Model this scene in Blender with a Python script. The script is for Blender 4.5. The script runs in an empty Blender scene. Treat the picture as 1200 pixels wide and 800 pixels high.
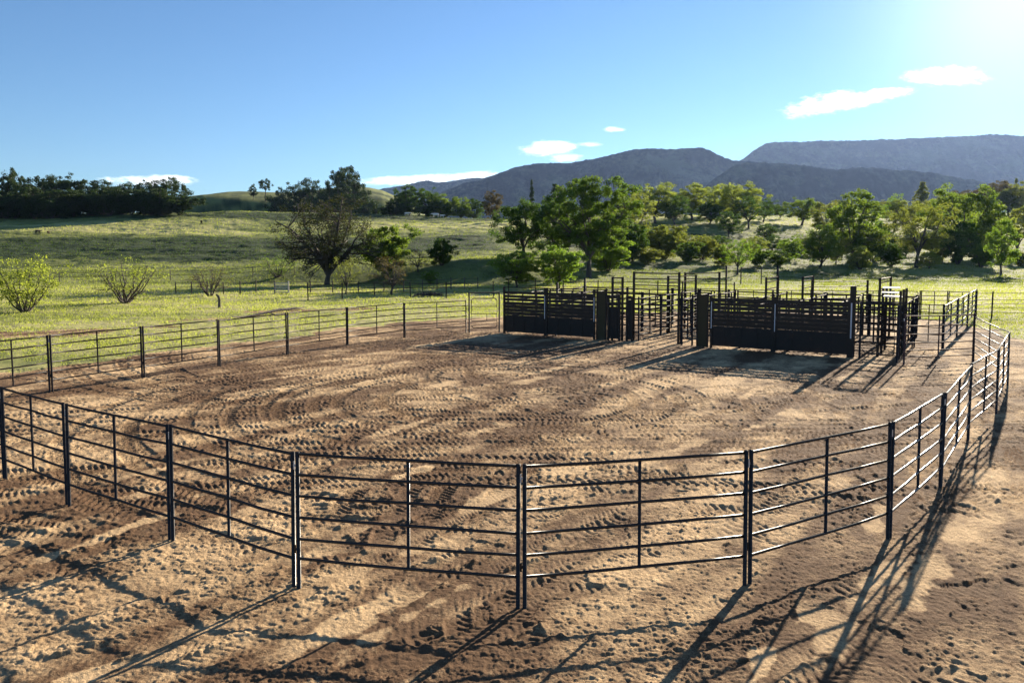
import bpy, math, random
import numpy as np
from mathutils import Vector, Matrix

random.seed(7)
rng = np.random.default_rng(7)
S = bpy.context.scene
C = S.collection
R = math.radians

# ---------------------------------------------------------------- camera
H = 4.13            # eye height above the arena
F = 870.0           # focal length in units of a 1200-unit wide frame
YH = 296.0          # row of the level horizon in the 1200 x 800 frame
PITCH = R(4.0)
cam = bpy.data.cameras.new('camera')
cam.sensor_width = 36.0
cam.lens = F / 1200 * 36
cam.shift_y = (YH + F * math.tan(PITCH) - 400) / 1200
cam.clip_start = 0.1
cam.clip_end = 20000
cam_o = bpy.data.objects.new('camera', cam)
cam_o.location = (0, 0, H)
cam_o.rotation_euler = (math.pi / 2 - PITCH, 0, 0)
C.objects.link(cam_o)
S.camera = cam_o


# ---------------------------------------------------------------- numpy helpers
def hash2(ix, iy, seed):
    h = (ix.astype(np.int64) * 374761393 + iy.astype(np.int64) * 668265263 + seed * 974634777) & 0xffffffff
    h = ((h ^ (h >> 13)) * 1274126177) & 0xffffffff
    h = h ^ (h >> 16)
    return (h & 0xffff).astype(np.float32) / 65535.0


def vnoise(x, y, seed=0):
    """smooth value noise in 0..1"""
    fx = np.floor(x)
    fy = np.floor(y)
    tx = (x - fx).astype(np.float32)
    ty = (y - fy).astype(np.float32)
    tx = tx * tx * (3 - 2 * tx)
    ty = ty * ty * (3 - 2 * ty)
    ix = fx.astype(np.int64)
    iy = fy.astype(np.int64)
    a = hash2(ix, iy, seed)
    b = hash2(ix + 1, iy, seed)
    c = hash2(ix, iy + 1, seed)
    d = hash2(ix + 1, iy + 1, seed)
    return (a * (1 - tx) + b * tx) * (1 - ty) + (c * (1 - tx) + d * tx) * ty


def fbm(x, y, seed=0, octs=4, gain=0.5):
    s = 0
    a = 1.0
    t = 0
    for k in range(octs):
        s = s + a * vnoise(x * 2 ** k + 13.7 * k, y * 2 ** k - 7.1 * k, seed + k)
        t += a
        a *= gain
    return s / t


def sstep(a, b, x):
    t = np.clip((x - a) / (b - a), 0, 1)
    return t * t * (3 - 2 * t)


def np_mesh(name, V, quads=None, tris=None, smooth=False):
    me = bpy.data.meshes.new(name)
    V = np.asarray(V, dtype=np.float32)
    loops, starts, n = [], [], 0
    if quads is not None and len(quads):
        q = np.asarray(quads, dtype=np.int32)
        loops.append(q.ravel())
        starts.append(np.arange(len(q)) * 4)
        n = len(q) * 4
    if tris is not None and len(tris):
        t = np.asarray(tris, dtype=np.int32)
        loops.append(t.ravel())
        starts.append(n + np.arange(len(t)) * 3)
    loops = np.concatenate(loops)
    starts = np.concatenate(starts).astype(np.int32)
    me.vertices.add(len(V))
    me.vertices.foreach_set('co', V.ravel())
    me.loops.add(len(loops))
    me.loops.foreach_set('vertex_index', loops)
    me.polygons.add(len(starts))
    me.polygons.foreach_set('loop_start', starts)
    me.update(calc_edges=True)
    me.polygons.foreach_set('use_smooth', np.full(len(starts), smooth, dtype=bool))
    me.update()
    return me


def attr(me, name, vals):
    a = me.attributes.new(name, 'FLOAT', 'POINT')
    a.data.foreach_set('value', np.asarray(vals, dtype=np.float32))


class MB:
    """collects tubes, boxes and plates for ONE mesh"""
    def __init__(self):
        self.V, self.Q, self.n = [], [], 0

    def add(self, V, Q):
        self.V.append(np.asarray(V, dtype=np.float32))
        self.Q.append(np.asarray(Q, dtype=np.int64) + self.n)
        self.n += len(V)

    def path(self, P, rad, n=8, cap=True):
        P = np.asarray(P, dtype=float)
        m = len(P)
        rad = np.broadcast_to(np.asarray(rad, dtype=float), (m,))
        T = np.gradient(P, axis=0)
        T /= np.linalg.norm(T, axis=1)[:, None] + 1e-9
        ref = np.array([0, 0, 1.0]) if abs(T[:, 2]).mean() < 0.8 else np.array([1.0, 0.0, 0])
        U = np.cross(T, ref)
        U /= np.linalg.norm(U, axis=1)[:, None] + 1e-9
        W = np.cross(T, U)
        a = np.arange(n) * 2 * math.pi / n
        V = P[:, None, :] + rad[:, None, None] * (np.cos(a)[None, :, None] * U[:, None, :] + np.sin(a)[None, :, None] * W[:, None, :])
        V = V.reshape(-1, 3)
        Q = []
        for i in range(m - 1):
            for j in range(n):
                k = (j + 1) % n
                Q.append((i * n + j, i * n + k, (i + 1) * n + k, (i + 1) * n + j))
        if cap:
            for o in (0, (m - 1) * n):
                if n == 8:
                    Q += [(o, o + 1, o + 2, o + 3), (o + 3, o + 4, o + 5, o + 6), (o + 6, o + 7, o, o + 3)]
                elif n == 6:
                    Q += [(o, o + 1, o + 2, o + 3), (o + 3, o + 4, o + 5, o)]
        self.add(V, Q)

    def tube(self, p, q, r, n=8):
        self.path([p, q], r, n)

    def box(self, c, s, ax=None):
        c = np.asarray(c, dtype=float)
        h = np.asarray(s, dtype=float) / 2
        g = np.array([(-1, -1, -1), (1, -1, -1), (1, 1, -1), (-1, 1, -1), (-1, -1, 1), (1, -1, 1), (1, 1, 1), (-1, 1, 1)]) * h
        if ax is not None:
            g = g @ np.asarray(ax)
        self.add(g + c, [(0, 3, 2, 1), (4, 5, 6, 7), (0, 1, 5, 4), (1, 2, 6, 5), (2, 3, 7, 6), (3, 0, 4, 7)])

    def mesh(self, name, smooth=False):
        return np_mesh(name, np.concatenate(self.V), quads=np.concatenate(self.Q), smooth=smooth)

    def build(self, name, mat, parent=None, smooth=False):
        me = self.mesh(name, smooth)
        return link(name, me, mat, parent)


def link(name, me, mat, parent=None):
    if mat is not None and not me.materials:
        me.materials.append(mat)
    o = bpy.data.objects.new(name, me)
    C.objects.link(o)
    if parent is not None:
        o.parent = parent
    return o


def tag(o, label=None, cat=None, group=None, kind=None):
    if label:
        o['label'] = label
    if cat:
        o['category'] = cat
    if group:
        o['group'] = group
    if kind:
        o['kind'] = kind
    return o


def empty(name, loc, rz=0.0):
    o = bpy.data.objects.new(name, None)
    o.empty_display_size = 0.2
    o.location = loc
    o.rotation_euler = (0, 0, rz)
    C.objects.link(o)
    return o


# ---------------------------------------------------------------- materials
class NT:
    def __init__(self, tree):
        self.t = tree

    def n(self, typ, **kw):
        nd = self.t.nodes.new(typ)
        for k, v in kw.items():
            setattr(nd, k, v)
        return nd

    def put(self, sock, v):
        if isinstance(v, (int, float)):
            sock.default_value = v
        elif isinstance(v, tuple):
            sock.default_value = v if len(v) == len(sock.default_value) else (*v, 1.0)
        else:
            self.t.links.new(v, sock)

    def m(self, op, a, b=0.0, c=None, clamp=False):
        nd = self.n('ShaderNodeMath', operation=op, use_clamp=clamp)
        self.put(nd.inputs[0], a)
        self.put(nd.inputs[1], b)
        if c is not None:
            self.put(nd.inputs[2], c)
        return nd.outputs[0]

    def mix(self, f, a, b, blend='MIX'):
        nd = self.n('ShaderNodeMix', data_type='RGBA', blend_type=blend)
        self.put(nd.inputs[0], f)
        self.put(nd.inputs[6], a)
        self.put(nd.inputs[7], b)
        return nd.outputs[2]

    def noise(self, vec, scale, detail=4.0, rough=0.55, lac=2.0):
        nd = self.n('ShaderNodeTexNoise')
        if vec is not None:
            self.t.links.new(vec, nd.inputs['Vector'])
        nd.inputs['Scale'].default_value = scale
        nd.inputs['Detail'].default_value = detail
        nd.inputs['Roughness'].default_value = rough
        nd.inputs['Lacunarity'].default_value = lac
        return nd.outputs['Fac']

    def ss(self, v, a, b):
        nd = self.n('ShaderNodeMapRange', interpolation_type='SMOOTHSTEP')
        self.put(nd.inputs['Value'], v)
        nd.inputs['From Min'].default_value = a
        nd.inputs['From Max'].default_value = b
        return nd.outputs['Result']

    def attr(self, name):
        return self.n('ShaderNodeAttribute', attribute_name=name).outputs['Fac']

    def bump(self, h, dist, strength=1.0):
        nd = self.n('ShaderNodeBump')
        self.put(nd.inputs['Height'], h)
        nd.inputs['Distance'].default_value = dist
        nd.inputs['Strength'].default_value = strength
        return nd.outputs['Normal']

    def pos(self):
        return self.n('ShaderNodeNewGeometry').outputs['Position']

    def objco(self):
        return self.n('ShaderNodeTexCoord').outputs['Object']

    def scale(self, vec, s):
        nd = self.n('ShaderNodeVectorMath', operation='MULTIPLY')
        self.t.links.new(vec, nd.inputs[0])
        nd.inputs[1].default_value = s
        return nd.outputs[0]


def new_mat(name):
    m = bpy.data.materials.new(name)
    m.use_nodes = True
    nt = NT(m.node_tree)
    for nd in list(m.node_tree.nodes):
        m.node_tree.nodes.remove(nd)
    out = nt.n('ShaderNodeOutputMaterial')
    return m, nt, out


def principled(nt, out, **kw):
    b = nt.n('ShaderNodeBsdfPrincipled')
    for k, v in kw.items():
        nt.put(b.inputs[k.replace('_', ' ')], v)
    nt.t.links.new(b.outputs[0], out.inputs['Surface'])
    return b


def steel(name, col, rust=(0.10, 0.05, 0.03), rough=0.38, rustamt=0.5, metal=0.0, spec=0.03):
    m, nt, out = new_mat(name)
    p = nt.pos()
    n1 = nt.noise(p, 3.0, 6, 0.65)
    n2 = nt.noise(p, 26.0, 3, 0.6)
    f = nt.ss(nt.m('ADD', nt.m('MULTIPLY', n1, 0.7), nt.m('MULTIPLY', n2, 0.3)), 0.5, 0.66)
    c = nt.mix(nt.m('MULTIPLY', f, rustamt), col, rust)
    r = nt.m('ADD', rough, nt.m('MULTIPLY', f, 0.3))
    nrm = nt.bump(n2, 0.002, 0.4)
    if metal:
        principled(nt, out, Base_Color=c, Roughness=r, Normal=nrm, Metallic=metal, Specular_IOR_Level=spec)
        return m
    d = nt.n('ShaderNodeBsdfDiffuse')
    nt.put(d.inputs['Color'], c)
    g = nt.n('ShaderNodeBsdfGlossy')
    nt.put(g.inputs['Roughness'], r)
    nt.put(g.inputs['Color'], (1.0, 1.0, 1.0))
    nt.t.links.new(nrm, g.inputs['Normal'])
    mx = nt.n('ShaderNodeMixShader')
    mx.inputs[0].default_value = spec
    nt.t.links.new(d.outputs[0], mx.inputs[1])
    nt.t.links.new(g.outputs[0], mx.inputs[2])
    nt.t.links.new(mx.outputs[0], out.inputs['Surface'])
    return m


M = {}
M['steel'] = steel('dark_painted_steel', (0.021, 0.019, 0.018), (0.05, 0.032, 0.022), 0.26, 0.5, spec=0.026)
M['steel_glint'] = steel('sun_glint_steel', (0.03, 0.03, 0.034), (0.05, 0.035, 0.026), 0.3, 0.4, spec=0.13)  # same dark steel, sun glint put in by a paler colour and more gloss
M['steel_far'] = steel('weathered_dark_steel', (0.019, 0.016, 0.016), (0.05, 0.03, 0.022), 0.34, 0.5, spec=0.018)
M['steel_brown'] = steel('rusty_brown_steel', (0.075, 0.035, 0.028), (0.12, 0.05, 0.03), 0.45, 0.7)
M['sheet'] = steel('black_sheet_steel', (0.022, 0.019, 0.018), (0.045, 0.03, 0.022), 0.5, 0.6, spec=0.015)
M['olive'] = steel('olive_sheet_steel', (0.055, 0.047, 0.028), (0.08, 0.05, 0.03), 0.55, 0.5, spec=0.006)
M['galv'] = steel('galvanised_sheet', (0.62, 0.61, 0.6), (0.3, 0.27, 0.25), 0.42, 0.4, 0.35, 0.4)
M['white_strip'] = steel('pale_grey_strip', (0.55, 0.55, 0.6), (0.35, 0.33, 0.33), 0.5, 0.5)
M['oldwood'] = steel('old_grey_wood', (0.10, 0.085, 0.07), (0.16, 0.13, 0.10), 0.85, 0.7, spec=0.006)
M['palewood'] = steel('pale_weathered_wood', (0.42, 0.40, 0.37), (0.25, 0.22, 0.2), 0.8, 0.7, spec=0.006)
M['hide_black'] = steel('black_hide', (0.012, 0.011, 0.011), (0.02, 0.015, 0.012), 0.6, 0.4, spec=0.006)
M['hide_brown'] = steel('brown_hide', (0.045, 0.025, 0.017), (0.06, 0.035, 0.02), 0.6, 0.4, spec=0.006)
M['hide_white'] = steel('pale_hide', (0.75, 0.72, 0.66), (0.55, 0.5, 0.43), 0.6, 0.4, spec=0.006)
M['housewall'] = steel('pale_house_wall', (0.7, 0.7, 0.7), (0.5, 0.5, 0.5), 0.7, 0.3, spec=0.006)
M['houseroof'] = steel('blue_metal_roof', (0.12, 0.2, 0.36), (0.1, 0.14, 0.2), 0.4, 0.3)


def leaf_mat(name, a, b, trans=0.45, gloss=0.7, tk=(1.5, 1.6, 0.72)):
    m, nt, out = new_mat(name)
    t = nt.attr('tint')
    col = nt.mix(t, a, b)
    d = nt.n('ShaderNodeBsdfPrincipled')
    nt.put(d.inputs['Base Color'], col)
    d.inputs['Roughness'].default_value = gloss
    d.inputs['Specular IOR Level'].default_value = 0.15
    tr = nt.n('ShaderNodeBsdfTranslucent')
    nt.put(tr.inputs['Color'], nt.mix(1.0, col, tk, 'MULTIPLY'))
    mx = nt.n('ShaderNodeMixShader')
    mx.inputs[0].default_value = trans
    nt.t.links.new(d.outputs[0], mx.inputs[1])
    nt.t.links.new(tr.outputs[0], mx.inputs[2])
    nt.t.links.new(mx.outputs[0], out.inputs['Surface'])
    return m


M['leaf_dark'] = leaf_mat('dark_oak_leaves', (0.034, 0.067, 0.018), (0.069, 0.115, 0.025), 0.42)
M['leaf_green'] = leaf_mat('green_leaves', (0.07, 0.112, 0.026), (0.14, 0.18, 0.04), 0.58)
M['leaf_bright'] = leaf_mat('fresh_spring_leaves', (0.09, 0.15, 0.03), (0.165, 0.225, 0.045), 0.58)
M['leaf_yellow'] = leaf_mat('yellow_green_leaves', (0.135, 0.165, 0.045), (0.24, 0.26, 0.072), 0.55)
M['leaf_olive'] = leaf_mat('olive_leaves', (0.101, 0.121, 0.036), (0.176, 0.182, 0.054), 0.55)
M['leaf_brown'] = leaf_mat('brown_buds', (0.085, 0.062, 0.035), (0.13, 0.1, 0.045), 0.3)
M['leaf_mid'] = leaf_mat('mid_green_leaves', (0.045, 0.085, 0.02), (0.11, 0.155, 0.032), 0.52)
M['leaf_shrub'] = leaf_mat('shrub_spring_leaves', (0.15, 0.185, 0.046), (0.27, 0.285, 0.07), 0.55)
M['leaf_oak'] = leaf_mat('dull_oak_buds', (0.032, 0.038, 0.016), (0.058, 0.062, 0.024), 0.3, 0.8)
M['leaf_hill'] = leaf_mat('dark_wood_leaves', (0.026, 0.046, 0.016), (0.048, 0.074, 0.022), 0.22)  # darkest leaf green, for the ridge wood and the hill trees

m, nt, out = new_mat('bark')
p = nt.objco()
n1 = nt.noise(nt.scale(p, (3, 3, 0.7)), 3.0, 6, 0.65)
principled(nt, out, Base_Color=nt.mix(n1, (0.03, 0.024, 0.02), (0.10, 0.08, 0.065)), Roughness=0.9, Normal=nt.bump(n1, 0.06, 0.8))
M['bark'] = m

# ---------------------------------------------------------------- terrain
COLS = {
    -300: [(60, None), (98, None), (150, 306), (200, 284), (240, 271), (300, 252), (380, 'h15'), (520, 'h18'), (900, 'h15')],
    0: [(60, None), (98, None), (150, 306), (200, 284), (240, 271), (300, 252), (380, 'h15'), (520, 'h18'), (900, 'h15')],
    140: [(60, None), (98, None), (150, 305), (200, 284), (240, 270), (310, 246), (400, 'h15'), (520, 'h24'), (900, 'h15')],
    215: [(60, None), (98, None), (150, 303), (200, 283), (240, 270), (310, 248), (380, 'h15'), (462, 'h14'), (520, 223), (800, 'h20'), (900, 'h15')],
    265: [(60, None), (98, None), (104, 327), (150, 302), (200, 282), (240, 270), (310, 248), (380, 'h15'), (462, 'h14'), (500, 235), (565, 221), (800, 'h20'), (900, 'h15')],
    310: [(60, None), (98, None), (102, 324), (107, 316), (150, 301), (200, 282), (240, 270), (310, 248), (380, 'h15'), (462, 'h14'), (500, 236), (565, 224), (800, 'h20'), (900, 'h15')],
    350: [(60, None), (98, None), (102, 323), (107, 314), (150, 300), (200, 281), (240, 269), (310, 248), (380, 'h15'), (462, 'h14'), (500, 239), (565, 229), (800, 'h20'), (900, 'h15')],
    400: [(60, None), (98, None), (102, 322), (107, 312), (150, 298), (200, 280), (240, 268), (310, 248), (380, 'h15'), (462, 'h14'), (498, 231), (565, 216), (800, 'h20'), (900, 'h15')],
    440: [(60, None), (98, None), (102, 321), (107, 311), (150, 297), (200, 280), (240, 268), (300, 249), (380, 'h15'), (462, 'h14'), (498, 231), (565, 216), (800, 'h20'), (900, 'h15')],
    480: [(60, None), (98, None), (102, 320), (107, 309), (150, 295), (200, 280), (240, 268), (300, 251), (380, 'h15'), (462, 'h14'), (500, 243), (565, 233), (800, 'h20'), (900, 'h15')],
    530: [(60, None), (97, None), (102, 322), (108, 306), (125, 303), (160, 287), (200, 276), (245, 264), (290, 255), (400, 'h16'), (520, 'h16'), (900, 'h12')],
    590: [(60, None), (97, None), (102, 320), (108, 302), (125, 300), (160, 285), (200, 274), (250, 262), (290, 256), (400, 'h16'), (520, 'h16'), (900, 'h12')],
    650: [(60, None), (100, None), (114, 312), (122, 304), (160, 291), (220, 270), (280, 257), (420, 'h16'), (900, 'h12')],
    720: [(60, None), (108, None), (120, 318), (150, 302), (200, 273), (240, 257), (300, 250), (420, 'h18'), (900, 'h12')],
    850: [(60, None), (112, None), (125, 317), (150, 303), (190, 280), (230, 262), (280, 256), (330, 253), (420, 'h20'), (900, 'h14')],
    950: [(60, None), (112, None), (130, 318), (170, 300), (220, 273), (260, 262), (300, 256), (330, 251), (420, 'h20'), (900, 'h14')],
    1050: [(60, None), (115, None), (150, 312), (190, 296), (240, 275), (300, 255), (360, 249), (500, 'h25'), (900, 'h16')],
    1200: [(60, None), (120, None), (150, 315), (200, 299), (260, 278), (320, 262), (420, 249), (600, 'h28'), (900, 'h18')],
    1500: [(60, None), (120, None), (150, 315), (200, 299), (260, 278), (320, 262), (420, 249), (600, 'h28'), (900, 'h18')],
}
LZ = np.linspace(math.log(20), math.log(1500), 320)
PXG = np.arange(-300, 1501, 15)
tab = []
keys = sorted(COLS)
for k in keys:
    zs, hs = [20.0], [0.0]
    for z, y in COLS[k]:
        zs.append(z)
        hs.append(0.0 if y is None else float(y[1:]) if isinstance(y, str) else H - (y - YH) * z / F)
    tab.append(np.interp(np.exp(LZ), zs, hs))
tab = np.array(tab)
TAB = np.array([np.interp(PXG, keys, tab[:, j]) for j in range(len(LZ))]).T      # px x logz
for ax, kern in ((0, 5), (0, 3), (1, 3)):
    pad = [(0, 0), (0, 0)]
    pad[ax] = (kern // 2, kern // 2)
    Tp = np.pad(TAB, pad, mode='edge')
    TAB = sum(np.take(Tp, np.arange(TAB.shape[ax]) + i, axis=ax) for i in range(kern)) / kern


def hgt(x, y):
    """terrain height, without the small bumps"""
    x = np.asarray(x, dtype=float)
    y = np.asarray(y, dtype=float)
    z = np.maximum(y, 20.0)
    px = np.clip(600 + F * x / z, PXG[0], PXG[-1] - 0.01)
    i = (px - PXG[0]) / 15.0
    j = np.clip((np.log(z) - LZ[0]) / (LZ[1] - LZ[0]), 0, len(LZ) - 1.001)
    i0 = i.astype(int)
    j0 = j.astype(int)
    fi = i - i0
    fj = j - j0
    h = (TAB[i0, j0] * (1 - fi) + TAB[i0 + 1, j0] * fi) * (1 - fj) + (TAB[i0, j0 + 1] * (1 - fi) + TAB[i0 + 1, j0 + 1] * fi) * fj
    und = (fbm(x / 38.0, y / 38.0, 91, 3) - 0.5) * 2.2 * sstep(110, 190, z)
    return h + und


def h1(x, y):
    return float(hgt(np.array([x]), np.array([y]))[0])


def flat(px, py):
    """a spot on the level arena, from its place in the survey photograph"""
    z = F * H / (py - YH) / math.cos(PITCH)
    return ((px - 600) / F * z, (z - H * math.sin(PITCH)) / math.cos(PITCH))


def hit(px, py):
    """first spot of the terrain in that direction"""
    for z in np.arange(30, 700, 0.5):
        x = (px - 600) / F * z
        if YH + F * (H - h1(x, z)) / z <= py:
            return x, float(z)
    return (px - 600) / F * 320, 320.0


# ----- the dirt yard outline
DIRT = [flat(*p) for p in [(-420, 480), (-60, 446), (0, 437), (60, 428), (168, 414), (257, 403), (337, 395), (407, 385), (474, 378), (548, 373), (640, 369),
                           (760, 366), (900, 366), (1000, 367), (1040, 371), (1110, 376), (1150, 386), (1200, 398), (1300, 418), (1500, 450)]] + [(40, 12), (40, -30), (-45, -30), (-45, 12)]


def poly_sd(x, y, poly):
    d = np.full(x.shape, 1e9, dtype=np.float32)
    inside = np.zeros(x.shape, dtype=bool)
    n = len(poly)
    for i in range(n):
        ax, ay = poly[i]
        bx, by = poly[(i + 1) % n]
        ex, ey = bx - ax, by - ay
        t = np.clip(((x - ax) * ex + (y - ay) * ey) / (ex * ex + ey * ey), 0, 1)
        d = np.minimum(d, np.hypot(x - ax - t * ex, y - ay - t * ey))
        c = ((ay > y) != (by > y)) & (x < (bx - ax) * (y - ay) / (by - ay + 1e-12) + ax)
        inside ^= c
    return np.where(inside, d, -d)


# ----- ground sheet: finer near the eye, coarse to the horizon
rows = list(np.linspace(0.4, 4.6, 14))
r = 4.75
while r < 62:
    rows.append(r)
    r += min(max(r * r / (H * 742) * 0.8, 0.016), 0.0042 * r if r < 18 else 0.0034 * r)
while r < 6200:
    rows.append(r)
    r *= 1.0075 if r < 345 else 1.018 if r < 620 else 1.06
rows = np.array(rows)
az = np.concatenate([np.arange(-180, -75, 5.0), np.arange(-75, -52, 0.8), np.arange(-52, -40, 0.16), np.arange(-40, 40, 0.082), np.arange(40, 52, 0.16), np.arange(52, 75, 0.8), np.arange(75, 180, 5.0)])
az = np.radians(az)
nr, na = len(rows), len(az)
RR, AA = np.meshgrid(rows, az, indexing='ij')
X = (RR * np.sin(AA)).ravel()
Y = (RR * np.cos(AA)).ravel()
Z = hgt(X, Y)
sd = np.full(X.shape, -50.0, dtype=np.float32)
near = (np.hypot(X, Y) < 75)
sd[near] = poly_sd(X[near], Y[near], DIRT)
nz = fbm(X / 2.3, Y / 2.3, 5, 4) - 0.5
dirt = sstep(-0.5, 0.5, sd + nz * 3.0)
# worn bare strips and patches in the meadow
def strip(p, q, w):
    (ax, ay), (bx, by) = p, q
    ex, ey = bx - ax, by - ay
    t = np.clip(((X - ax) * ex + (Y - ay) * ey) / (ex * ex + ey * ey), 0, 1)
    d = np.hypot(X - ax - t * ex, Y - ay - t * ey)
    return sstep(0.35, -0.35, (d - w) / 2 + nz * 2.2)
for p, q, w, k in [((-120, 397), (110, 389), 1.5, .85), ((110, 389), (180, 384), .7, .6), ((300, 366), (420, 362), 1.3, .8), ((200, 377), (330, 368), .8, .6), ((1150, 377), (1300, 384), 1.0, .5)]:
    dirt = np.maximum(dirt, strip(flat(*p), flat(*q), w) * k)
sand = fbm(X / 1.7, Y / 1.7, 33, 4)
# rotated, drawn-out streaks along the way the yard was dragged
ca, sa = math.cos(R(34)), math.sin(R(34))
U = X * ca - Y * sa
W = X * sa + Y * ca
sand = 0.45 * sand + 0.55 * fbm(U / 0.7, W / 5.0, 41, 4)
sand = sstep(0.36, 0.66, sand)

yard = near & (dirt > 0.02)
xi, yi = X[yard].astype(np.float32), Y[yard].astype(np.float32)
hz = np.zeros(xi.shape, dtype=np.float32)
sv = sand[yard].astype(np.float32)
soft = np.zeros(xi.shape, dtype=np.float32)        # 1 where the surface was scraped smooth


def lane(s, d, ok, w, pitch, amp, skew, wob):
    """one wheel print: a shallow rut with slanting lug marks and raised edges"""
    global hz
    LN, LN2 = LNA[CUR], LNB[CUR]
    d = d + wob * np.sin(s * 0.9 + skew * 9)
    a = np.abs(d)
    wear = (.5 + .65 * sstep(.28, .55, LN)) * (0.55 + 0.8 * LN2)
    mk = sstep(w * 0.62, w * 0.46, a) * ok
    ph = s / pitch + a * skew / pitch + (LN2 - .5) * .35
    tri = np.abs((ph % 1.0) - 0.5) * 2
    lug = sstep(0.25, 0.65, tri) - 0.55
    tr = -0.010 + lug * amp * 2 * wear * FGA[CUR] + (LN2 - .5) * .012
    hz[:] = hz * (1 - mk * .85) + tr.astype(np.float32) * mk
    hz += (np.exp(-((a - w * 0.6) / (w * 0.14)) ** 2) * 0.009 * ok).astype(np.float32)


def straight(x0, y0, azd, L, w, pitch, amp, skew, gauge=1.5, wob=0.02):
    dx, dy = math.sin(R(azd)), math.cos(R(azd))
    s = (xi - x0) * dx + (yi - y0) * dy
    d = (xi - x0) * dy - (yi - y0) * dx
    ok = sstep(0, 0.8, s) * sstep(L, L - 0.8, s)
    for o in (0, gauge):
        sel = (np.abs(d - o) < w * 1.2) & (ok > 0)
        if sel.any():
            sub_lane(sel, s, d - o, ok, w, pitch, amp, skew, wob)


def arc(cx, cy, rad, a0, a1, w, pitch, amp, skew, gauge=1.5, wob=0.02):
    dist = np.hypot(xi - cx, yi - cy)
    ang = np.degrees(np.arctan2(xi - cx, yi - cy))
    rel = (ang - a0) % 360
    span = a1 - a0
    ok = sstep(0, 4, rel) * sstep(span, span - 4, rel)
    s = np.radians(rel) * rad
    for o in (0, gauge):
        sel = (np.abs(dist - rad - o) < w * 1.2) & (ok > 0)
        if sel.any():
            sub_lane(sel, s, dist - rad - o, ok, w, pitch, amp, skew, wob)


def sub_lane(sel, s, d, ok, w, pitch, amp, skew, wob):
    global hz, CUR
    full = hz
    CUR = sel
    sv[sel] *= (1 - .15 * sstep(w * .7, w * .4, np.abs(d[sel])) * ok[sel]).astype(np.float32)
    hz = full[sel].copy()
    lane(s[sel], d[sel], ok[sel], w, pitch, amp, skew, wob)
    full[sel] = hz
    hz = full


# rough churned soil: clods on several scales
LNA = fbm(xi / 0.8, yi / 0.8, 301, 2)
LNB = fbm(xi / 0.11, yi / 0.11, 302, 2)
CUR = None
FGA = (.42 + .58 * sstep(9, 14, yi)).astype(np.float32)
churn = 0.45 + 0.9 * fbm(xi / 1.9, yi / 1.9, 63, 3)
base = (fbm(xi / 0.9, yi / 0.9, 61, 3) - 0.5) * 0.03
base += sstep(0.52, 0.80, fbm(xi / 0.13, yi / 0.13, 62, 3)) * 0.011 * churn * sstep(26, 9, yi)
base += sstep(0.40, 0.85, vnoise(xi / 0.075, yi / 0.046, 64)) * 0.019 * churn * (.85 + .15 * sstep(8, 13, yi))
base += sstep(0.45, 0.8, vnoise(xi / 0.024, yi / 0.024, 68)) * 0.009 * churn
hz = base.astype(np.float32)
# wheel prints: a shallow rut with slanting lug marks and raised edges
for k in range(96):      # sweeping arcs through the yard
    a0 = rng.uniform(0, 360)
    arc(rng.uniform(-15, 15), rng.uniform(8, 44), rng.uniform(5, 26), a0, a0 + rng.uniform(60, 210), rng.uniform(.26, .38), rng.uniform(.11, .17), rng.uniform(.010, .018), rng.uniform(.35, .9))
for k in range(26):      # long runs across
    straight(rng.uniform(-15, 2), rng.uniform(13, 34), rng.normal(84, 16), rng.uniform(10, 24), .34, rng.uniform(.11, .17), rng.uniform(.011, .018), rng.uniform(.4, .8))
arc(0.6, 24.5, 1.7, 0, 355, .32, .2, .016, .6)
arc(1.4, 25.2, 2.9, 30, 330, .32, .2, .016, .6)
for rad in (3.6, 4.9, 6.2, 7.9, 9.6):
    a0 = rng.uniform(0, 360)
    arc(-0.6 + rng.uniform(-.8, .8), 20.5 + rng.uniform(-1, 1), rad, a0, a0 + rng.uniform(190, 330), .34, rng.uniform(.15, .2), .018, rng.uniform(.5, .9), gauge=1.2)
for k in range(18):      # foreground runs, lower left to upper right
    straight(rng.uniform(-9, 6), rng.uniform(3.5, 7.5), rng.normal(40, 9), rng.uniform(3, 9), rng.uniform(.22, .32), rng.uniform(.08, .12), rng.uniform(.004, .007), rng.uniform(.5, 1.0))
for x0, y0, a in [(-7.2, 5.2, 52), (-5.0, 5.0, 50), (-3.9, 5.4, 46), (-2.8, 8.0, 50), (-1.5, 9.0, 48), (7.2, 10.6, 110)]:
    straight(x0, y0, a, 6, .3, .105, .007, .8, gauge=.85)
# later scuffing blurs the prints here and there
hz = np.where(fbm(xi / 1.1, yi / 1.1, 66, 3) > .54 + .25 * sstep(10, 14, yi) + .0, base * .8 + hz * .2, hz).astype(np.float32)
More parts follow.
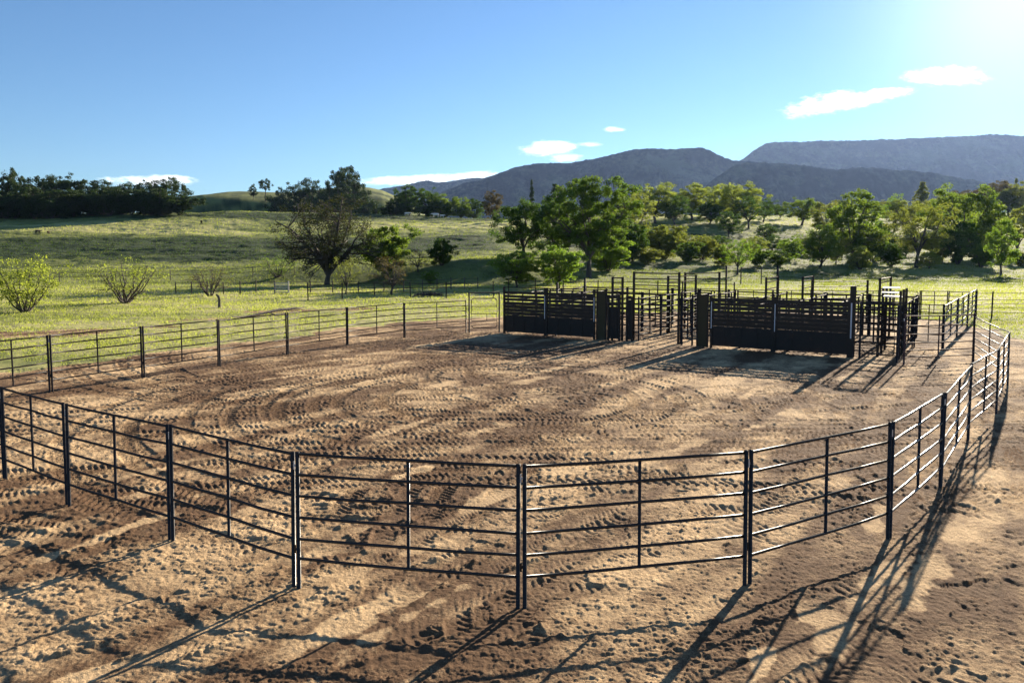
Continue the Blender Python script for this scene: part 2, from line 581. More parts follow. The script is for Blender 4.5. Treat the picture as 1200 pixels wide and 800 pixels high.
# scraped, smooth pale streaks
for k in range(95):
    x0, y0 = (rng.uniform(-9, 12), rng.uniform(4, 26)) if k < 60 else (rng.uniform(-7, 11), rng.uniform(4, 12))
    a = rng.normal(38, 6)
    L, w = rng.uniform(1.0, 3.6), rng.uniform(0.08, 0.30)
    dx, dy = math.sin(R(a)), math.cos(R(a))
    s_ = (xi - x0) * dx + (yi - y0) * dy
    d_ = (xi - x0) * dy - (yi - y0) * dx
    q = (np.abs(d_) < 1.0) & (s_ > -.2) & (s_ < L + .2)
    xx, yy_ = xi[q], yi[q]
    d = np.abs(d_[q]) + (fbm(xx / 0.35, yy_ / 0.35, 70, 3) - 0.5) * 0.5
    mk = sstep(w, w * 0.5, d) * sstep(0, 0.9, s_[q]) * sstep(L, L - 0.9, s_[q])
    hz[q] = (hz[q] * (1 - 0.5 * mk) - 0.005 * mk).astype(np.float32)
    sv[q] = np.maximum(sv[q], mk.astype(np.float32) * rng.uniform(.7, 1))
hz *= (0.35 + 0.65 * dirt[yard]).astype(np.float32)
hz += ((fbm(xi / 0.035, yi / 0.035, 65, 2) - 0.5) * 0.010).astype(np.float32)
Z[yard] += hz
sand[yard] = sv
# meadow bumps
Z += np.where(dirt < 0.5, (fbm(X / 0.8, Y / 0.8, 71, 3) - 0.5) * 0.16, 0) * sstep(24, 34, RR.ravel())

Z += (fbm(X / 4.0, Y / 3.0, 73, 3) - 0.5) * 1.0 * sstep(105, 135, Y) * sstep(420, 330, Y) * (np.abs(X) < Y)
# meadow dryness (0 rank and dark, with some painted slope shade, 0.5 grazed green, 1 dry straw)
def dryness_shade(x, y):
    zc = np.maximum(y, 1.0)
    px = 600 + F * x / zc
    lf = sstep(620, 560, px)
    d = 0.84 - 0.40 * sstep(85, 105, zc)
    d = d - 0.55 * lf * np.exp(-(((zc - 175 - 10 * np.sin(x / 23)) / 32.0) ** 4))  # dark rank band; the slope's shade is put into its colour too
    d = d + 0.95 * lf * np.exp(-(((zc - 236 - 7 * np.sin(x / 30)) / 8.0) ** 2)) * sstep(330, 250, px)
    d = d + 0.34 * lf * np.exp(-(((zc - 258) / 14.0) ** 2))
    d = d - 0.4 * lf * np.exp(-(((zc - 290) / 12.0) ** 2))
    d = d + 0.60 * np.exp(-(((zc - 243) / 14.0) ** 2)) * sstep(380, 450, px) * sstep(640, 600, px)
    d = d + 0.30 * np.exp(-(((zc - 262) / 34.0) ** 2)) * sstep(700, 760, px) - 0.16 * np.exp(-(((zc - 170) / 40.0) ** 2)) * sstep(620, 720, px) * sstep(1150, 1000, px)  # straw bench; slope below is greener, its shadows also put into the colour
    d = d - 0.2 * sstep(420, 500, zc)
    d = d + (fbm(x / 17.0, y / 7.0, 81, 5, .6) - 0.5) * (0.7 + .5 * sstep(95, 120, zc)) + (fbm(x / 3.0, y / 1.6, 83, 3) - 0.5) * 0.36
    return np.clip(d, 0, 1)


dry = dryness_shade(X, Y)

idx = np.arange(nr * na).reshape(nr, na)
jn = (np.arange(na) + 1) % na
Q = np.stack([idx[:-1][:, :], idx[1:][:, :], idx[1:][:, jn], idx[:-1][:, jn]], axis=-1).reshape(-1, 4)
Q = Q[:, ::-1]
V = np.column_stack([X, Y, Z])
cidx = len(V)
V = np.vstack([V, [[0, 0, 0]]])
T = np.column_stack([np.full(na, cidx), idx[0][jn], idx[0]])
gm = np_mesh('ground', V, quads=Q, tris=T, smooth=True)
attr(gm, 'dirt', np.append(dirt, 1))
attr(gm, 'sand', np.append(sand, 0.5))
attr(gm, 'dry', np.append(dry, 0.5))

m, nt, out = new_mat('ground_dirt_and_meadow')
p = nt.pos()
fine = nt.noise(p, 24.0, 5, 0.7)
mid = nt.noise(p, 3.2, 5, 0.6)
sandv = nt.m('ADD', nt.m('MULTIPLY', nt.attr('sand'), 0.75), nt.m('MULTIPLY', nt.m('SUBTRACT', mid, 0.5), 0.9))
grain = nt.noise(p, 70.0, 3, 0.7)
sandv = nt.m('ADD', sandv, nt.m('ADD', nt.m('MULTIPLY', nt.m('SUBTRACT', fine, 0.5), 0.8), nt.m('MULTIPLY', nt.m('SUBTRACT', grain, 0.5), 0.9)))
sandv = nt.m('ADD', nt.m('MULTIPLY', nt.m('SUBTRACT', sandv, 0.45), 1.35), 0.46, clamp=True)
dcol = nt.mix(sandv, (0.135, 0.078, 0.043), (0.64, 0.44, 0.24))
gn = nt.noise(p, 1.3, 6, 0.7)
dryv = nt.m('ADD', nt.attr('dry'), nt.m('MULTIPLY', nt.m('SUBTRACT', gn, 0.5), 0.5), clamp=True)
g1 = nt.mix(nt.ss(dryv, 0.0, 0.5), (0.034, 0.052, 0.017), (0.18, 0.195, 0.06))
gcol = nt.mix(nt.ss(dryv, 0.5, 1.0), g1, (0.40, 0.365, 0.15))
dm = nt.ss(nt.m('ADD', nt.attr('dirt'), nt.m('MULTIPLY', nt.m('SUBTRACT', mid, 0.5), 0.5)), 0.3, 0.7)
col = nt.mix(dm, gcol, dcol)
hb = nt.m('ADD', nt.m('MULTIPLY', fine, 0.6), nt.m('MULTIPLY', nt.noise(p, 90.0, 3, 0.6), 0.25))
principled(nt, out, Base_Color=col, Roughness=0.95, Specular_IOR_Level=0.1, Normal=nt.bump(hb, 0.045, 1.0))
M['ground'] = m
tag(link('ground', gm, m), kind='structure')


# ---------------------------------------------------------------- grass on the meadow (uncountable)
def grass(n, z0, z1, hmin, hmax, wfac, seed, pow_=1.0):
    g = np.random.default_rng(seed)
    u = g.random(n)
    z = (z0 ** pow_ + u * (z1 ** pow_ - z0 ** pow_)) ** (1 / pow_)
    x = (g.uniform(-60, 1260, n) - 600) / F * z
    k = poly_sd(x.astype(np.float32), z.astype(np.float32), DIRT) + (fbm(x / 2.3, z / 2.3, 5, 4) - 0.5) * 3.0
    keep = k < g.uniform(-0.6, 0.25, n)
    bare = np.zeros(n)
    for p, q, w in [((-120, 397), (110, 389), 1.4), ((300, 366), (420, 362), 1.2)]:
        (ax, ay), (bx, by) = flat(*p), flat(*q)
        ex, ey = bx - ax, by - ay
        t = np.clip(((x - ax) * ex + (z - ay) * ey) / (ex * ex + ey * ey), 0, 1)
        bare = np.maximum(bare, np.hypot(x - ax - t * ex, z - ay - t * ey) < w)
    keep &= (bare < 0.5) | (g.random(n) < 0.25)
    # patchy growth
    keep &= fbm(x / 3.0, z / 3.0, 77, 3) + g.uniform(-.25, .25, n) > 0.40
    x, z = x[keep], z[keep]
    n = len(x)
    gz = hgt(x, z) - 0.03 + (fbm(x / 4.0, z / 3.0, 73, 3) - 0.5) * 1.0 * sstep(105, 135, z) * sstep(420, 330, z)
    tuft = 0.55 + 0.9 * fbm(x / 1.5, z / 1.5, 78, 3)
    h = g.uniform(hmin, hmax, n) * tuft
    w = wfac * z * g.uniform(0.6, 1.3, n)
    a = g.uniform(0, math.pi, n)
    lean = g.normal(0, 0.45, (n, 2)) * h[:, None]
    bx, by = np.cos(a) * w, np.sin(a) * w
    P0 = np.column_stack([x - bx, z - by, gz])
    P1 = np.column_stack([x + bx, z + by, gz])
    P2 = np.column_stack([x + bx * .5 + lean[:, 0] * .5, z + by * .5 + lean[:, 1] * .5, gz + h * .7])
    P3 = np.column_stack([x + lean[:, 0], z + lean[:, 1], gz + h])
    V = np.stack([P0, P1, P2, P3], axis=1).reshape(-1, 3)
    t = np.clip(dryness_shade(x, z) + g.normal(0, .06, n), 0, 1)
    return V, np.repeat(t, 4)


Vs, Ts = [], []
for args in [(150000, 24, 62, .05, .16, .0006, 1, 1.4), (130000, 60, 125, .08, .22, .0006, 2, 1.3), (150000, 122, 340, .14, .34, .0005, 3, 1.0)]:
    v, t = grass(*args)
    Vs.append(v)
    Ts.append(t)
V = np.concatenate(Vs)
gmesh = np_mesh('grass', V, quads=np.arange(len(V)).reshape(-1, 4))
attr(gmesh, 'tint', np.concatenate(Ts))
M['grass'] = leaf_mat('grass_blades', (0.036, 0.062, 0.016), (0.36, 0.37, 0.118), 0.55, 0.6, (1.2, 1.3, .6))
tag(link('grass', gmesh, M['grass']), 'short green and straw coloured meadow grass growing around the dirt yard', 'grass', kind='stuff')

# ---------------------------------------------------------------- steel fence panels
RAILS = (0.365, 0.62, 0.885, 1.155, 1.42, 1.675)


def panel(A, B, label, group, h=1.7, rails=RAILS, stays=1, mat='steel', pr=0.026, rr=0.0195, name='fence_section', cat='fence panel', pins=True, brace=False):
    (ax, ay), (bx, by) = A[:2], B[:2]
    L = math.hypot(bx - ax, by - ay)
    zz = h1(ax, ay)
    o = empty(name, (ax, ay, zz + random.uniform(-.012, .012)), math.atan2(by - ay, bx - ax))
    o.rotation_euler[1] = -math.atan2(h1(bx, by) - zz, L) + random.uniform(-.004, .004)
    o.rotation_euler[0] = random.uniform(-.012, .012)
    tag(o, label, cat, group)
    mt = M[mat]
    g = 0.04
    for x in (g, L - g):
        b = MB()
        b.path([(x, 0, -0.12), (x + random.uniform(-.006, .006), 0, h)], pr, 8)
        b.build('end_post', M['steel'] if mat == 'steel_glint' else mt, o, True)
    for i, z in enumerate(rails):
        b = MB()
        k = [(g + (L - 2 * g) * t, random.gauss(0, .004), z + random.gauss(0, .004) - (0.008 if 0.2 < t < .8 else 0)) for t in (0, .25, .5, .75, 1)]
        b.path(k, rr, 8)
        b.build('rail', mt, o, True)
    for i in range(stays):
        x = g + (L - 2 * g) * (i + 1) / (stays + 1) + random.uniform(-.04, .04)
        b = MB()
        b.path([(x, 0.004, rails[0] - .01), (x, 0.004, rails[-1] + .005)], rr * 1.08, 8)
        b.build('stay', M['steel'] if mat == 'steel_glint' else mt, o, True)
    if pins:
        for x, z in ((-.005, rails[0] + .12), (-.005, rails[-1] - .14)):
            b = MB()
            b.path([(x, 0, z - .05), (x, 0, z + .05)], 0.0125, 6)
            b.box((x + .012, 0, z), (.03, .012, .03))
            b.build('pin_lug', M['galv'] if z > 1 else mt, o)
    return o


NEARP = [flat(*p) for p in [(6, 561), (80, 592), (201, 634), (347, 688), (611, 711), (876, 684), (1042, 629.5), (1102, 571)]]


def flat_top(px, py, h):
    z = F * (H - h) / (py - YH) / math.cos(PITCH)
    return ((px - 600) / F * z, (z - (H - h) * math.sin(PITCH)) / math.cos(PITCH))


NEARP += [flat_top(1138, 426, 1.7), flat_top(1171, 408, 1.7), flat_top(1184, 388, 1.7), (17.6, 28.1)]
OFF = [(-14.6, 19.9), (-13.7, 17.3), (-11.9, 15.1)]
g_near = 'six-rail panels of the near side of the pen'
near_labels = [
    'dark six-rail panel at the left picture edge, just left of the first whole near post',
    'dark six-rail panel at far left of the near fence, smallest before the picture edge',
    'dark six-rail panel second from the left picture edge in the near fence',
    'dark six-rail panel third left of the tall double post closest to the camera',
    'dark six-rail panel seen straight on, directly left of the closest double post',
    'dark six-rail panel directly right of the closest double post, tilting up to the right',
    'dark six-rail panel with faint shine, second to the right of the closest double post',
    'panel with white shining rails, third right of the closest double post',
    'glaring long panel beside the dense bundle of fence shadows at right',
    'glaring panel in the right fence one short of the far right bend',
    'end-on panel at the rightmost bend of the fence with stacked rails',
    'panel angling back left from the rightmost bend of the pen fence',
]
chain = [OFF[2]] + NEARP
for i in range(len(chain) - 1):
    a, b = chain[i], chain[i + 1]
    panel(a, b, near_labels[i], g_near, mat='steel_glint' if i >= 7 else 'steel')
panel(OFF[1], OFF[2], 'dark panel just outside the left picture edge', g_near)

LP = [OFF[0]] + [flat(*p) for p in [(60, 459), (168, 442.5), (257, 429), (337, 415), (407, 404), (474, 395.5), (547, 390)]]
panel(OFF[0], OFF[1], 'dark panel beyond the left picture edge closing the pen', 'six-rail panels of the far left side of the pen')
g_left = 'six-rail panels of the far left side of the pen'
left_labels = [
    'dark pen panel cut by the left picture edge, in front of the brown bare strip',
    'dark far-side panel first whole one from the left picture edge',
    'dark far-side panel second whole one from the left edge, sand road behind it',
    'dark far-side panel third whole one from the left, left of the drooping dead branch',
    'dark far-side panel with the dead branch lying along its top rail',
    'dark far-side panel in line with the big bare oak, second from the walk-through gate',
    'dark far-side panel directly left of the walk-through gate',
]
for i in range(len(LP) - 1):
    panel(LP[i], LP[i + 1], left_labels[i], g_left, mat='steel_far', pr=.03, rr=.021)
# extra gap-filling: dead branch on top of the fifth panel
(ax, ay), (bx, by) = LP[3], LP[4]
b = MB()
pts = [(ax + (bx - ax) * t, ay + (by - ay) * t + random.uniform(-.05, .05), 1.735 + dz) for t, dz in ((.2, .02), (.35, -.03), (.5, .0), (.7, .06), (.9, .12), (1.02, .10), (1.15, .12), (1.3, .08))]
b.path(pts, [.02, .035, .045, .05, .06, .06, .05, .02], 6)
b.path([pts[3], (pts[3][0] + .3, pts[3][1] + .2, pts[3][2] - .15), (pts[3][0] + .7, pts[3][1] + .3, pts[3][2] - .12)], [.03, .02, .01], 6)
tag(b.build('dead_branch', M['bark'], None, True), 'dark crooked dead branch resting along the top rail of the far left fence', 'branch')

# ---------------------------------------------------------------- cattle working pens
W0 = np.array(flat(590, 390))
W5 = np.array(flat(998, 418.5))
EU = (W5 - W0) / np.linalg.norm(W5 - W0)
EV = np.array([-EU[1], EU[0]])


def uv(u, v):
    q = W0 + EU * u + EV * v
    return (float(q[0]), float(q[1]))


def u_at(px, v=0.0):
    """where the sight line of a surveyed column crosses the line v = const of the pens"""
    d = np.array([(px - 600) / F, 1.0])
    o = W0 + EV * v
    A = np.array([[d[0], -EU[0]], [d[1], -EU[1]]])
    t, u = np.linalg.solve(A, o)
    return float(u)


ROT_U = math.atan2(EU[1], EU[0])
g_wall = 'sheeted front panels of the cattle pens'


def sheeted(u0, u1, v, label, h=2.4, sheet=0.95, rails=(1.04, 1.21, 1.38, 1.55, 1.74, 1.91, 2.10), topbar=True, strip=None, strip_lo=.85, name='sheeted_fence', latch=False, rot=0, group=g_wall, mat='steel_far'):
    L = u1 - u0
    x, y = uv(u0, v)
    o = empty(name, (x, y, 0), ROT_U + rot)
    tag(o, label, 'pen panel', group)
    for xx in (.05, L - .05):
        b = MB()
        b.box((xx, 0, h / 2 - .06), (.09, .09, h + .12))
        b.build('end_post', M[mat], o)
    b = MB()
    b.box((L / 2, 0, (sheet + .09) / 2), (L - .19, .02, sheet - .09))
    for k in range(1, 4):
        b.box((L * k / 4, -.018, (sheet + .09) / 2), (.04, .014, sheet - .12))
    b.build('sheet', M['sheet'], o)
    for z in rails + ((h - .03,) if topbar else ()):
        b = MB()
        if z > 2.2:
            b.path([(.09, 0, z), (L - .09, 0, z)], .024, 8)
        else:
            b.box((L / 2, 0.002, z), (L - .19, .035, .135 if z > 1.6 else .163))
        b.build('rail', M[mat], o)
    if strip is not None:
        b = MB()
        xx = .05 if strip < 0 else L - .05
        b.box((xx, -.05, (strip_lo + 2.0) / 2), (.035, .012, 2.0 - strip_lo))
        b.build('pale_strip', M['white_strip'], o)  # on the left wall the pale strip paints a sunlit post edge
    if latch:
        b = MB()
        b.path([(L * .28, -.05, 1.0), (L * .28, -.05, 1.5), (L * .92, -.05, 1.52)], .018, 6)
        b.build('latch_bar', M['steel_brown'], o)
    return o


u1a, u1b = u_at(640), u_at(698)
uo1, uo2, us2, ub2 = u_at(699), u_at(711), u_at(727), u_at(739)
sheeted(0, u1a, 0, 'black sheeted pen panel leftmost of the front wall, next to the walk-through gate', strip=1, latch=True)
sheeted(u1a, u1b, 0, 'black sheeted pen panel between the leftmost panel and the left olive end sheet', strip=1)


def end_sheet(u0, u1, v, label, h=2.3):
    L = u1 - u0
    x, y = uv(u0, v)
    o = empty('end_sheet', (x, y, 0), ROT_U)
    tag(o, label, 'steel sheet', 'olive end sheets beside the alley')
    b = MB()
    b.box((L / 2, 0, h / 2), (L - .1, .03, h))
    b.build('sheet', M['olive'], o)
    for xx in (.03, L - .03):
        b = MB()
        b.box((xx, 0, h / 2 + .02), (.055, .08, h + .06))
        b.build('end_post', M['steel_far'], o)
    b = MB()
    b.box((L / 2, 0, h + .075), (L + .08, .09, .05))
    b.build('cap_bar', M['steel_far'], o)
    return o


end_sheet(uo1, uo2, .02, 'olive brown steel end sheet left of the open alley')
sheeted(uo2 + .03, us2, .05, 'narrow black sheeted panel right of the left olive end sheet', h=2.15, sheet=1.55, rails=(1.72, 2.06), topbar=False)


def frame(p, q, h, bars, label, group='tall overhead frames of the cattle pens', r=.045, mat='steel_far', light=False):
    (ax, ay), (bx, by) = p, q
    L = math.hypot(bx - ax, by - ay)
    o = empty('overhead_frame', (ax, ay, h1(ax, ay)), math.atan2(by - ay, bx - ax))
    tag(o, label, 'steel frame', group)
    for x in (0, L):
        b = MB()
        b.box((x, 0, h / 2 - .05), (r * 2, r * 2, h + .1))
        b.build('post', M[mat], o)
    for z in bars:
        b = MB()
        b.path([(r, 0, z), (L - r, 0, z)], .026, 8)
        b.build('crossbar', M[mat], o, True)
    return o


frame(uv(us2 - .45, .12), uv(us2 + .06, .12), 3.0, (2.95, 2.7, 2.3), 'narrow tall frame of two posts at the left side of the alley mouth')
uA, uB = u_at(743, .5), u_at(796, .5)
frame(uv(uA, .5), uv(uB, .5), 3.25, (3.18, 2.92, 2.62), 'wide tall frame spanning the mouth of the open alley')
uR1 = u_at(803)
uO3, uO4 = u_at(817), u_at(831)
us4, us5, us6 = u_at(833.5), u_at(908), u_at(998)
# solid block and lane sides running back from the mouth
g_lane = 'rail panels of the lanes inside the cattle pens'
RL = (0.3, .58, .86, 1.14, 1.42, 1.7, 2.0)


def lane_panel(u0, v0, u1, v1, label, h=2.08, rails=RL, mat='steel_far', stays=1, group=g_lane, name='pen_fence', cat='pen panel'):
    return panel(uv(u0, v0), uv(u1, v1), label, group, h=h, rails=rails, mat=mat, stays=stays, pr=.045, rr=.034, pins=False, name=name, cat=cat)


ud = u_at(733)
sheeted(ud, ub2 + .1, .1, 'short solid black block panel closing the left alley corner', h=2.1, sheet=1.95, rails=(2.06,), topbar=False, name='sheeted_fence')
lane_panel(ub2 + .25, .4, ub2 + .25, 3.2, 'rail panel on the left side of the alley nearest its mouth')
lane_panel(ub2 + .25, 3.2, ub2 + .25, 6.1, 'rail panel on the left side of the alley, middle one')
lane_panel(ub2 + .25, 6.1, ub2 + .25, 9.0, 'rail panel on the left side of the alley at its far end')
lane_panel(uB + .1, .5, uB + .1, 3.3, 'rail panel on the right side of the alley nearest its mouth')
lane_panel(uB + .1, 3.3, uB + .1, 6.2, 'rail panel on the right side of the alley, middle one')
lane_panel(uB + .1, 6.2, uB + .1, 9.0, 'rail panel on the right side of the alley at its far end')
lane_panel(ub2 + .25, 9.0, ub2 + 1.9, 9.0, 'short gate panel closing the left half of the far alley end')
lane_panel(ub2 + 1.9, 9.0, uB + .1, 9.0, 'short gate panel closing the right half of the far alley end')
lane_panel(ub2 + 1.7, 3.6, ub2 + 1.7, 6.6, 'rail panel standing along the middle of the alley')
lane_panel(uB + .25, .15, uR1 + .35, .15, 'narrow rail panel right of the alley mouth beside the olive end sheet', h=2.15)
end_sheet(uO3, uO4, .02, 'olive brown steel end sheet right of the open alley')
sheeted(us4, us5, 0, 'black sheeted pen panel of the front wall just right of the right olive end sheet', strip=-1, h=2.2, topbar=False, latch=True)
sheeted(us5, us6, 0, 'black sheeted pen panel at the right end of the front wall', strip=-1, h=2.3, topbar=False)
# tall corner post with the strip
x, y = uv(us6 + .04, .0)
o = empty('corner_post', (x, y, 0), ROT_U)
tag(o, 'thick dark corner post with a pale strip at the right end of the front wall', 'post')
b = MB(); b.box((.03, .05, 1.35), (.2, .2, 2.9)); b.build('post', M['steel_far'], o)
b = MB(); b.box((.0, -.056, 1.45), (.05, .012, 1.4)); b.build('pale_strip', M['white_strip'], o)
# lanes behind the front walls
for i, (v0, v1) in enumerate(((.3, 3.2), (3.2, 6.1), (6.1, 9.0))):
    w = ('nearest the front wall', 'halfway back', 'at the back')[i]
    lane_panel(.05, v0, .05, v1, 'left side panel of the left pen, ' + w)
    lane_panel(2.9, v0, 2.9, v1, 'rail panel dividing the left pen, ' + w)
    lane_panel(12.0, v0, 12.0, v1, 'rail panel of the first lane behind the right front wall, ' + w)
    lane_panel(14.0, v0, 14.0, v1, 'rail panel of the second lane behind the right front wall, ' + w)
    lane_panel(15.7, v0, 15.7, v1, 'rail panel of the third lane behind the right front wall, ' + w)
    lane_panel(18.1, v0 + .1, 18.1, v1 + .1, 'outer right side panel of the cattle pens, ' + w)
for i, (a, c) in enumerate(((.1, 2.9), (2.9, 5.7), (5.7, ub2 + .2))):
    lane_panel(a, 4.6, c, 4.6, 'cross panel inside the left pen, ' + ('left one', 'middle one', 'right one next to the alley')[i])
    lane_panel(a, 9.0, c, 9.0, 'back panel of the left pen, ' + ('left one', 'middle one', 'right one next to the alley')[i])
for i, (a, c) in enumerate(((uB + .2, 13.9), (13.9, 16.0), (16.0, 18.1))):
    lane_panel(a, 9.0, c, 9.0, 'back panel behind the right front wall, ' + ('left one', 'middle one', 'right one')[i])
for i, (a, v, c) in enumerate(((12.0, 2.6, 14.0), (14.0, 5.0, 15.7), (15.7, 3.2, 18.1))):
    lane_panel(a, v, c, v, ('cross gate panel in the first lane behind the right wall', 'cross gate panel in the second lane behind the right wall', 'cross gate panel in the widest lane behind the right wall')[i])


def pos_z(px, z):
    return ((px - 600) / F * z, z)


frame(pos_z(898, 34.0), pos_z(912, 36.4), 3.0, (2.95, 2.78, 2.45), 'tall frame with sunlit top bar by the lone dark post, left of three alike')
frame(pos_z(941, 35.0), pos_z(953, 37.3), 3.0, (2.95, 2.78, 2.45), 'tall frame with sunlit top bar left of the many-barred frame, middle of three alike')
frame(pos_z(1031.5, 33.2), pos_z(1044, 35.6), 3.0, (2.95, 2.78, 2.5, 2.2), 'tall frame with a sunlit top bar by the right gates, right one of three alike')
frame(pos_z(803, 40.5), pos_z(843, 41.5), 3.05, (3.0, 2.7), 'wide frame behind the right olive end sheet with a post at each end')
frame(pos_z(783, 38), pos_z(815.5, 40.0), 2.95, (2.9, 2.62), 'frame standing inside the alley behind the tall right post')
frame(pos_z(952, 43.5), pos_z(1017, 44.2), 2.5, (2.45, 2.15, 1.8, 1.45, 1.1), 'wide many-barred frame at the back right of the pens')
x, y = pos_z(851, 44)
o = MB(); o.path([(x, y, -.1), (x, y, 3.35)], [.06, .055], 8)
tag(o.build('tall_post', M['steel_far'], None, True), 'single thin tall dark post standing behind the right front wall', 'post', 'lone tall posts in the pens')
x, y = pos_z(911, 42)
o = MB(); o.path([(x, y, -.1), (x, y, 3.4)], [.055, .05], 8)
tag(o.build('tall_post', M['steel_far'], None, True), 'lone dark post rising beside the left sunlit frame', 'post', 'lone tall posts in the pens')
for px, z, hh, lb in ((685.5, 40.5, 2.75, 'dark post sticking up behind the left front wall beside a tree trunk'), (653, 39.5, 2.55, 'dark post sticking up behind the left front wall below the right young tree')):
    x, y = pos_z(px, z)
    o = MB(); o.path([(x, y, -.1), (x, y, hh)], .06, 8)
    tag(o.build('tall_post', M['steel_far'], None, True), lb, 'post', 'lone tall posts in the pens')

# loading chute with shining plates at the right end
x, y = uv(17.35, .75)
o = empty('cattle_chute', (x, y, 0), ROT_U + math.pi / 2)
tag(o, 'cattle chute with shining pale metal plates behind the right end post', 'cattle chute')
for s in (0, -.75):
    for xx in (0, 1.2, 2.4):
        b = MB(); b.box((xx, s, 1.3), (.09, .09, 2.7)); b.build('post', M['steel_far'], o)
    for z in (.4, .7, 1.0, 1.3, 1.6, 1.9):
        b = MB(); b.box((1.2, s + .05, z), (2.4, .03, .09)); b.build('slat', M['steel_far'], o)
for k, (xx, zz, t) in enumerate(((.1, 2.56, 5), (.45, 2.74, 7), (.8, 2.38, 4), (1.9, 2.3, 6))):
    a = R(t)
    b = MB(); b.box((xx, -.37, zz), (.26, .6, .03), np.array([[math.cos(a), 0, math.sin(a)], [0, 1, 0], [-math.sin(a), 0, math.cos(a)]]))
    b.build('plate', M['galv'], o)


# walk-through gate at the left
def swing_gate(p, q, h, gh, rails, label, name='gate', mat='steel_far', lo=.25, group=None, topbar=True):
    (ax, ay), (bx, by) = p, q
    L = math.hypot(bx - ax, by - ay)
    o = empty(name, (ax, ay, h1(ax, ay)), math.atan2(by - ay, bx - ax))
    tag(o, label, 'gate', group)
    for x in (.04, L - .04):
        b = MB(); b.path([(x, 0, -.1), (x, 0, h)], .04, 8); b.build('post', M[mat], o, True)
    if topbar:
        b = MB(); b.path([(.04, 0, h - .03), (L - .04, 0, h - .03)], .03, 8); b.build('top_bar', M[mat], o, True)
    b = MB()
    a, c = .16, L - .16
    e = .12
    b.path([(a, 0, lo + e), (a, 0, gh - e), (a + .04, 0, gh - .04), (a + e, 0, gh), (c - e, 0, gh), (c - .04, 0, gh - .04), (c, 0, gh - e), (c, 0, lo + e), (c - .04, 0, lo + .04), (c - e, 0, lo), (a + e, 0, lo), (a + .04, 0, lo + .04), (a, 0, lo + e)], .022, 8)
    leaf = b.build('gate_leaf', M[mat], o, True)
    for z in rails:
        b = MB(); b.path([(a, 0, z), (c, 0, z)], .018, 8); b.build('rail', M[mat], leaf, True)
    b = MB(); b.path([(L * .58, 0, rails[0]), (L * .58, 0, rails[min(1, len(rails) - 1)])], .016, 6); b.build('stay', M[mat], leaf)
    return o


swing_gate(flat(549, 390), flat(586, 389.5), 2.1, 1.78, (.62, .98, 1.36), 'walk-through gate with a high top bar at the left end of the front wall', name='walk_through_gate')
x, y = flat(1003, 419.5)
swing_gate((x + .1, y), flat(1052, 425.5), 2.2, 2.02, (.6, .92, 1.24, 1.6), 'dark pen gate between the right end post and the rusty brown posts', name='pen_gate', topbar=True)
panel(flat(1058, 426.5), (17.6, 28.1), 'rusty brown panel between the brown double post and the right fence bend', 'brown steel panels at the right gates', h=1.85, rails=(.25, .5, .78, 1.1, 1.42, 1.78), mat='steel_brown', pr=.032, rr=.022)
# lane fence at the right
la, lb = flat(1105, 410), flat(1143, 374)
for i in range(3):
    p = tuple(la[k] + (lb[k] - la[k]) * i / 3 for k in (0, 1))
    q = tuple(la[k] + (lb[k] - la[k]) * (i + 1) / 3 for k in (0, 1))
    panel(p, q, 'sunlit panel of the receding fence behind the right gates, ' + ('nearest one', 'middle one', 'farthest one')[i], 'panels of the receding right lane fence', h=1.9, rails=(.35, .65, .95, 1.25, 1.55, 1.86), mat='steel_glint', pr=.04, rr=.028)
mid = flat(1070, 407)
panel(la, mid, 'dark panel running left from the near post of the receding lane fence', 'cross panels at the right gates', h=1.95, rails=(.3, .62, .94, 1.26, 1.58, 1.9), mat='steel_far', pr=.036)
panel(mid, flat(1034, 404), 'dark panel joining the right tall frame to the receding lane fence', 'cross panels at the right gates', h=1.95, rails=(.3, .62, .94, 1.26, 1.58, 1.9), mat='steel_far', pr=.036)
bk = [flat(*p) for p in [(1143, 374), (1110, 373.5), (1078, 373), (1046, 372.5), (1000, 372), (950, 371), (905, 370.5), (860, 370)]]
bl = ['back panel next to the far end of the receding lane fence', 'back panel just right of the round-cornered back gate', None, 'back panel behind the right tall frame', 'back panel under the wide many-barred frame', 'back panel behind the middle sunlit frame', 'back panel behind the thin tall pole']
for i in range(7):
    if i == 2:
        swing_gate(bk[i], bk[i + 1], 1.75, 1.7, (.6, .95, 1.3), 'round-cornered gate in the back fence against the bright meadow', name='back_gate', topbar=False)
    else:
        panel(bk[i], bk[i + 1], bl[i], 'panels of the back fence of the cattle pens', h=1.75, rails=(.3, .58, .86, 1.14, 1.42, 1.7), mat='steel_far', pr=.034, rr=.022)


# ---------------------------------------------------------------- field fences
def field_fence(pts, step, h, rails, label, pr=.05, rr=.022, mat='oldwood', wire=False, group=None):
    o = empty('field_fence', (pts[0][0], pts[0][1], 0))
    tag(o, label, 'fence', group)
    P = []
    for (a, b) in zip(pts[:-1], pts[1:]):
        n = max(1, round(math.hypot(b[0] - a[0], b[1] - a[1]) / step))
        P += [(a[0] + (b[0] - a[0]) * k / n, a[1] + (b[1] - a[1]) * k / n) for k in range(n)]
    P.append(pts[-1])
    ox, oy = pts[0]
    P = [(x - ox, y - oy, h1(x, y)) for x, y in P]
    for x, y, z in P:
        b = MB(); b.path([(x, y, z - .2), (x + random.uniform(-.03, .03), y, z + h + random.uniform(0, .12))], pr * random.uniform(.85, 1.15), 6)
        b.build('post', M[mat], o)
    for rz in rails:
        b = MB(); b.path([(x, y - pr, z + rz + random.uniform(-.02, .02)) for x, y, z in P], rr, 6)
        b.build('rail', M[mat], o)
    return o


